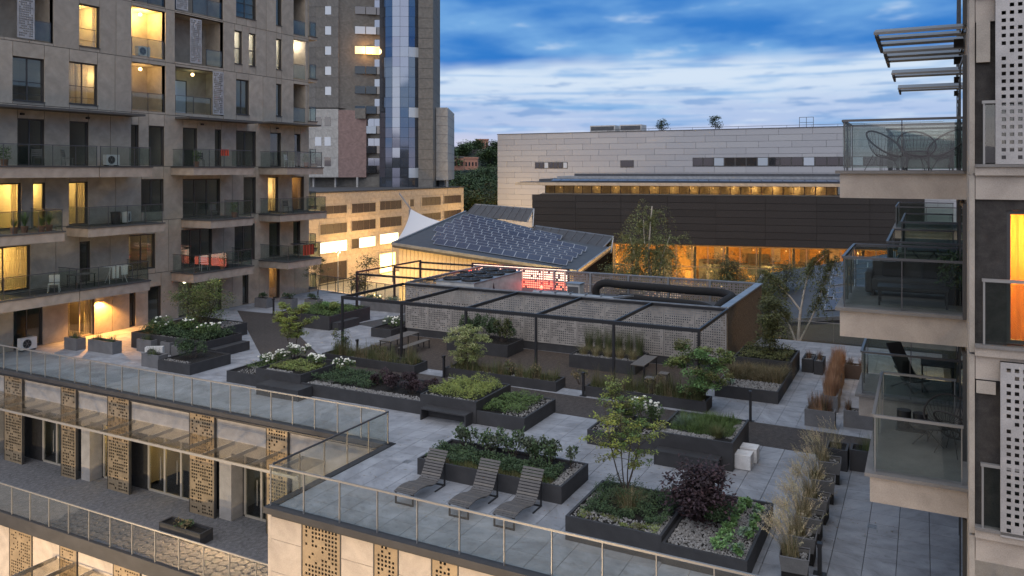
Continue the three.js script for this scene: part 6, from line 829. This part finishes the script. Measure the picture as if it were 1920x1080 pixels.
function stringChair(label, x, y, z, turn) {                              // egg-shaped string chair on thin legs
  const t = thing('string_chair', label, 'chair', [x, y, z], turn, 'string chairs on the right balconies'), ring = [], n = 28, R = k => { const a = k / n * 6.283, u = Math.cos(a) * 0.40, v = Math.sin(a); return [u, 0.62 + v * 0.30, 0.10 - v * 0.38]; };
  for (let k = 0; k <= n; k++) ring.push(R(k)); const low = a => [Math.cos(a) * 0.13, 0.33 + Math.sin(a) * 0.03, 0.02 - Math.sin(a) * 0.13];
  part('rim', tube(ring, 0.02, 56, 6), m.rattan, t); part('seat_ring', tube(Array.from({ length: 15 }, (_, k) => low(k / 14 * 6.283)), 0.01, 28, 5), m.rattan, t);
  part('strings', Array.from({ length: 28 }, (_, k) => { const a = k / 28 * 6.283, p = R(k), q = low(a); return tube([p, [(p[0] + q[0]) / 2 * 1.12, (p[1] + q[1]) / 2 - 0.07, (p[2] + q[2]) / 2 * 1.05], q], 0.005, 5, 4); }), m.rattan, t);
  for (const [a, b] of [[-0.28, 0.26], [0.28, 0.26], [-0.25, -0.25], [0.25, -0.25]]) part('leg', bar([a * 0.45, 0.36, b * 0.5], [a, 0, b], 0.014), m.rattan, t);
}
stringChair('string chair at the left of the top right balcony', -0.85, 9.48, -20.2, 0.9); stringChair('string chair behind the side table of the top right balcony', -0.15, 9.48, -20.85, 0.2); stringChair('string chair at the right of the top right balcony', 0.55, 9.48, -20.2, -0.75);
stringChair('string chair facing the camera on the lowest right balcony', 0.45, 3.58, -19.9, -0.3); stringChair('string chair half behind the wall on the lowest right balcony', 0.55, 3.58, -18.9, 2.6);
{
  const st = thing('side_table', 'small black side table between the string chairs', 'table', [-0.1, 9.48, -20.1]); part('top', bx(-0.24, 0.24, 0.42, 0.44, -0.24, 0.24), m.black, st); for (const [a, b] of [[-1, -1], [1, -1], [1, 1], [-1, 1]]) part('leg', bx(a * 0.22 - 0.015, a * 0.22 + 0.015, 0, 0.418, b * 0.22 - 0.015, b * 0.22 + 0.015), m.black, st);
  const so = thing('balcony_sofa', 'dark outdoor sofa with two black cushions on the second right balcony', 'sofa', [-0.25, 6.48, -21.2]), cu = M(0.022, 0.022, 0.024), se = M(0.05, 0.05, 0.052); const rb = (w, h, d, x, y, z) => { const g = new RoundedBoxGeometry(w, h, d, 3, 0.05); g.translate(x, y, z); return g; };
  part('seat', rb(1.7, 0.3, 0.75, 0, 0.28, 0), se, so); part('backrest', rb(1.7, 0.5, 0.16, 0, 0.6, -0.34), se, so); part('arm', rb(0.16, 0.5, 0.75, -0.9, 0.33, 0), se, so); part('arm', rb(0.16, 0.5, 0.75, 0.9, 0.33, 0), se, so); part('cushion', rb(0.45, 0.42, 0.14, -0.4, 0.63, -0.15), cu, so); part('cushion', rb(0.45, 0.42, 0.14, 0.45, 0.63, -0.15), cu, so); part('foot', [bx(-0.85, -0.78, 0, 0.12, -0.3, 0.3), bx(0.78, 0.85, 0, 0.12, -0.3, 0.3)], m.black, so);
  const lt = thing('coffee_table', 'low dark table in front of the balcony sofa', 'table', [-0.2, 6.48, -19.8]); part('top', bx(-0.7, 0.7, 0.38, 0.42, -0.35, 0.35), m.black, lt); for (const [a, b] of [[-1, -1], [1, -1], [1, 1], [-1, 1]]) part('leg', bx(a * 0.66 - 0.02, a * 0.66 + 0.02, 0, 0.378, b * 0.3 - 0.02, b * 0.3 + 0.02), m.black, lt);
  const pp = thing('potted_plant', 'leafy potted plant at the wall end of the second right balcony', 'plant', [0.62, 6.48, -20.3]); part('pot', cyl(0, 0, 0.38, 0, 0.15, 0.2, 14), m.black, pp); const L = new Leaves(); for (let k = 0; k < 420; k++) { const a = rnd() * 6.283, d = 0.32 * Math.sqrt(rnd()); L.leaf(Math.cos(a) * d, 0.4 + rr(0, 0.75), Math.sin(a) * d, 0.14, 0.06, tone(pick(DARKG), 0.3), 1.2); } L.build('foliage', pp);
  const bp = thing('black_pot', 'pair of black cylindrical pots on the lowest right balcony', 'pot', [-0.25, 3.58, -20.3]); part('pot', cyl(-0.13, 0, 0.42, 0, 0.14, 0.15, 16), m.black, bp); part('pot', cyl(0.2, 0, 0.4, 0.05, 0.14, 0.15, 16), m.black, bp); part('tray', bx(-0.3, 0.38, 0.001, 0.02, -0.22, 0.26), m.blackMetal, bp);
  const rt = thing('round_table', 'low round dark table on the lowest right balcony', 'table', [0.1, 3.58, -19.2]); part('top', cyl(0, 0.44, 0.47, 0, 0.36, 0.36, 24), m.black, rt); part('legs', [bar([-0.3, 0, 0], [0.1, 0.44, 0], 0.02), bar([0.3, 0, 0], [-0.1, 0.44, 0], 0.02), bar([0, 0, -0.3], [0, 0.44, 0.1], 0.02)], m.black, rt);
  const ft = thing('folding_table', 'dark folding table with crossed legs on the third right balcony', 'table', [0.2, 6.48, -25.4]); part('top', bx(-0.6, 0.6, 0.72, 0.75, -0.4, 0.4), m.black, ft); part('legs', [bar([-0.45, 0, 0.3], [0.1, 0.72, 0.3], 0.03), bar([0.1, 0, 0.3], [-0.45, 0.72, 0.3], 0.03), bar([0.45, 0, -0.3], [0.05, 0.72, -0.3], 0.03)], m.black, ft);
  const dc = thing('deck_chair', 'folding deck chair on the far lowest right balcony', 'chair', [-0.4, 3.58, -24.0], 0.8); part('back', bar([0, 0.3, 0.1], [0, 1.15, -0.45], 0.5, 0.03), m.black, dc); part('seat', bar([0, 0.32, 0.55], [0, 0.28, 0.08], 0.5, 0.03), m.black, dc); part('frame', [bar([-0.24, 0, -0.3], [-0.24, 0.4, 0.5], 0.03), bar([0.24, 0, -0.3], [0.24, 0.4, 0.5], 0.03), bar([-0.24, 0, 0.5], [-0.24, 0.6, -0.15], 0.03), bar([0.24, 0, 0.5], [0.24, 0.6, -0.15], 0.03)], m.darkRail, dc);
  const wt = thing('balcony_table', 'dark square table on the far lowest right balcony', 'table', [0.35, 3.58, -24.1]); part('top', bx(-0.4, 0.4, 0.72, 0.75, -0.4, 0.4), m.black, wt); for (const [a, b] of [[-1, -1], [1, -1], [1, 1], [-1, 1]]) part('leg', bx(a * 0.36 - 0.02, a * 0.36 + 0.02, 0, 0.718, b * 0.36 - 0.02, b * 0.36 + 0.02), m.black, wt);
}
{
  const L = new Leaves(); for (let k = 0; k < 900; k++) { const [x, z, r] = pick([[-11.5, -20.3, 3], [-6.5, -23.2, 3.2], [-20, -25.2, 5], [-3.2, -23, 2], [-30, -29, 3], [-8.5, -24.6, 2.5], [-5.5, -32.4, 2.5], [-26, -30, 3]]); const a = rnd() * 6.283, d = r * Math.sqrt(rnd()), X = x + Math.cos(a) * d * 1.4, Z = z + Math.sin(a) * d * 0.7; if (Z > -17 || X > 0.8) continue; L.leaf(X, 0.016, Z, rr(0.03, 0.06), rr(0.02, 0.035), tone(pick([BROWNG[2], OLIVE[2], RUST[1]]), 0.3), 0.1); }
  tag(L.build('fallen_leaves'), 'small fallen leaves and crumbs scattered over the terrace paving', 'leaves', null, 'stuff');
  for (const [x, z, l] of [[-10.6, -23.9, 'square metal floor drain between the lounger planter and the low planter'], [-14.9, -21.4, 'square metal floor drain left of the lounger planter'], [-1.2, -23.2, 'square metal floor drain right of the feather grass pots']]) { const d = thing('floor_drain', l, 'drain', [x, 0, z], 0, 'floor drains of the terrace'); part('frame', [bx(-0.12, 0.12, 0, 0.008, 0.1, 0.12), bx(-0.12, 0.12, 0, 0.008, -0.12, -0.1), bx(-0.12, -0.1, 0, 0.008, -0.099, 0.099), bx(0.1, 0.12, 0, 0.008, -0.099, 0.099)], m.galv, d); for (let k = 0; k < 4; k++) part('grate_bar', bx(-0.099, 0.099, 0.001, 0.006, -0.08 + k * 0.045, -0.06 + k * 0.045), m.galv, d); }
}
function gardenChair(label, x, y, z, turn, mat) { const t = thing('garden_chair', label, 'chair', [x, y, z], turn, 'chairs on the left balconies'); for (let k = 0; k < 5; k++) part('seat_slat', bx(-0.24, 0.24, 0.43, 0.45, -0.24 + k * 0.1, -0.16 + k * 0.1), mat, t); for (let k = 0; k < 4; k++) part('back_slat', bx(-0.24, 0.24, 0.52 + k * 0.1, 0.59 + k * 0.1, -0.28 - k * 0.02, -0.26 - k * 0.02), mat, t); for (const [a, b] of [[-1, -1], [1, -1], [1, 1], [-1, 1]]) part('leg', bar([a * 0.23, b < 0 ? 0.92 : 0.43, b * 0.25 - (b < 0 ? 0.09 : 0)], [a * 0.25, 0, b * 0.26], 0.025), mat, t); }
gardenChair('dark slatted chair on the long upper left balcony, far left', -41.2, 9.68, -25.6, 1.2, m.wood); gardenChair('pale slatted chair on the long upper left balcony', -41.2, 9.68, -27.3, 2.2, m.woodLight); gardenChair('dark slatted chair on the middle upper balcony', -41.1, 9.68, -36.0, 1.0, m.black); gardenChair('pale slatted chair on the far upper balcony', -40.6, 9.68, -43.6, 1.8, m.acWhite); gardenChair('dark slatted chair on the middle balcony below the upper one', -40.9, 6.33, -37.0, 1.3, m.wood); gardenChair('dark slatted chair on the far middle balcony', -41.1, 6.33, -44.0, 1.5, m.black); gardenChair('pale slatted chair on the lowest middle balcony', -41.0, 3.03, -36.3, 1.1, m.acWhite); gardenChair('dark slatted chair on the lowest middle balcony', -41.0, 3.03, -38.4, 2.0, m.black);
[[-40.7, 9.68, -35.4, 'on the middle upper balcony, left end'], [-40.6, 6.33, -38.4, 'on the balcony below the middle upper one'], [-40.5, 3.03, -37.3, 'on the lowest middle balcony between two chairs'], [-40.3, 9.68, -45.0, 'on the far upper balcony'], [-40.7, 9.68, -23.6, 'on the long upper left balcony by the picture edge']].forEach(([x, y, z, l]) => { const t = thing('potted_plant', `small potted shrub ${l}`, 'plant', [x, y, z], 0, 'potted shrubs on the left balconies'); part('pot', cyl(0, 0, 0.34, 0, 0.14, 0.18, 14), m.terracotta, t); const L = new Leaves(); for (let k = 0; k < 260; k++) { const a = rnd() * 6.283, d = 0.28 * Math.sqrt(rnd()); L.leaf(Math.cos(a) * d, 0.36 + rr(0, 0.6), Math.sin(a) * d, 0.1, 0.05, tone(pick(GREEN), 0.3), 1.2); } L.build('foliage', t); });
renderer.render(scene, camera);
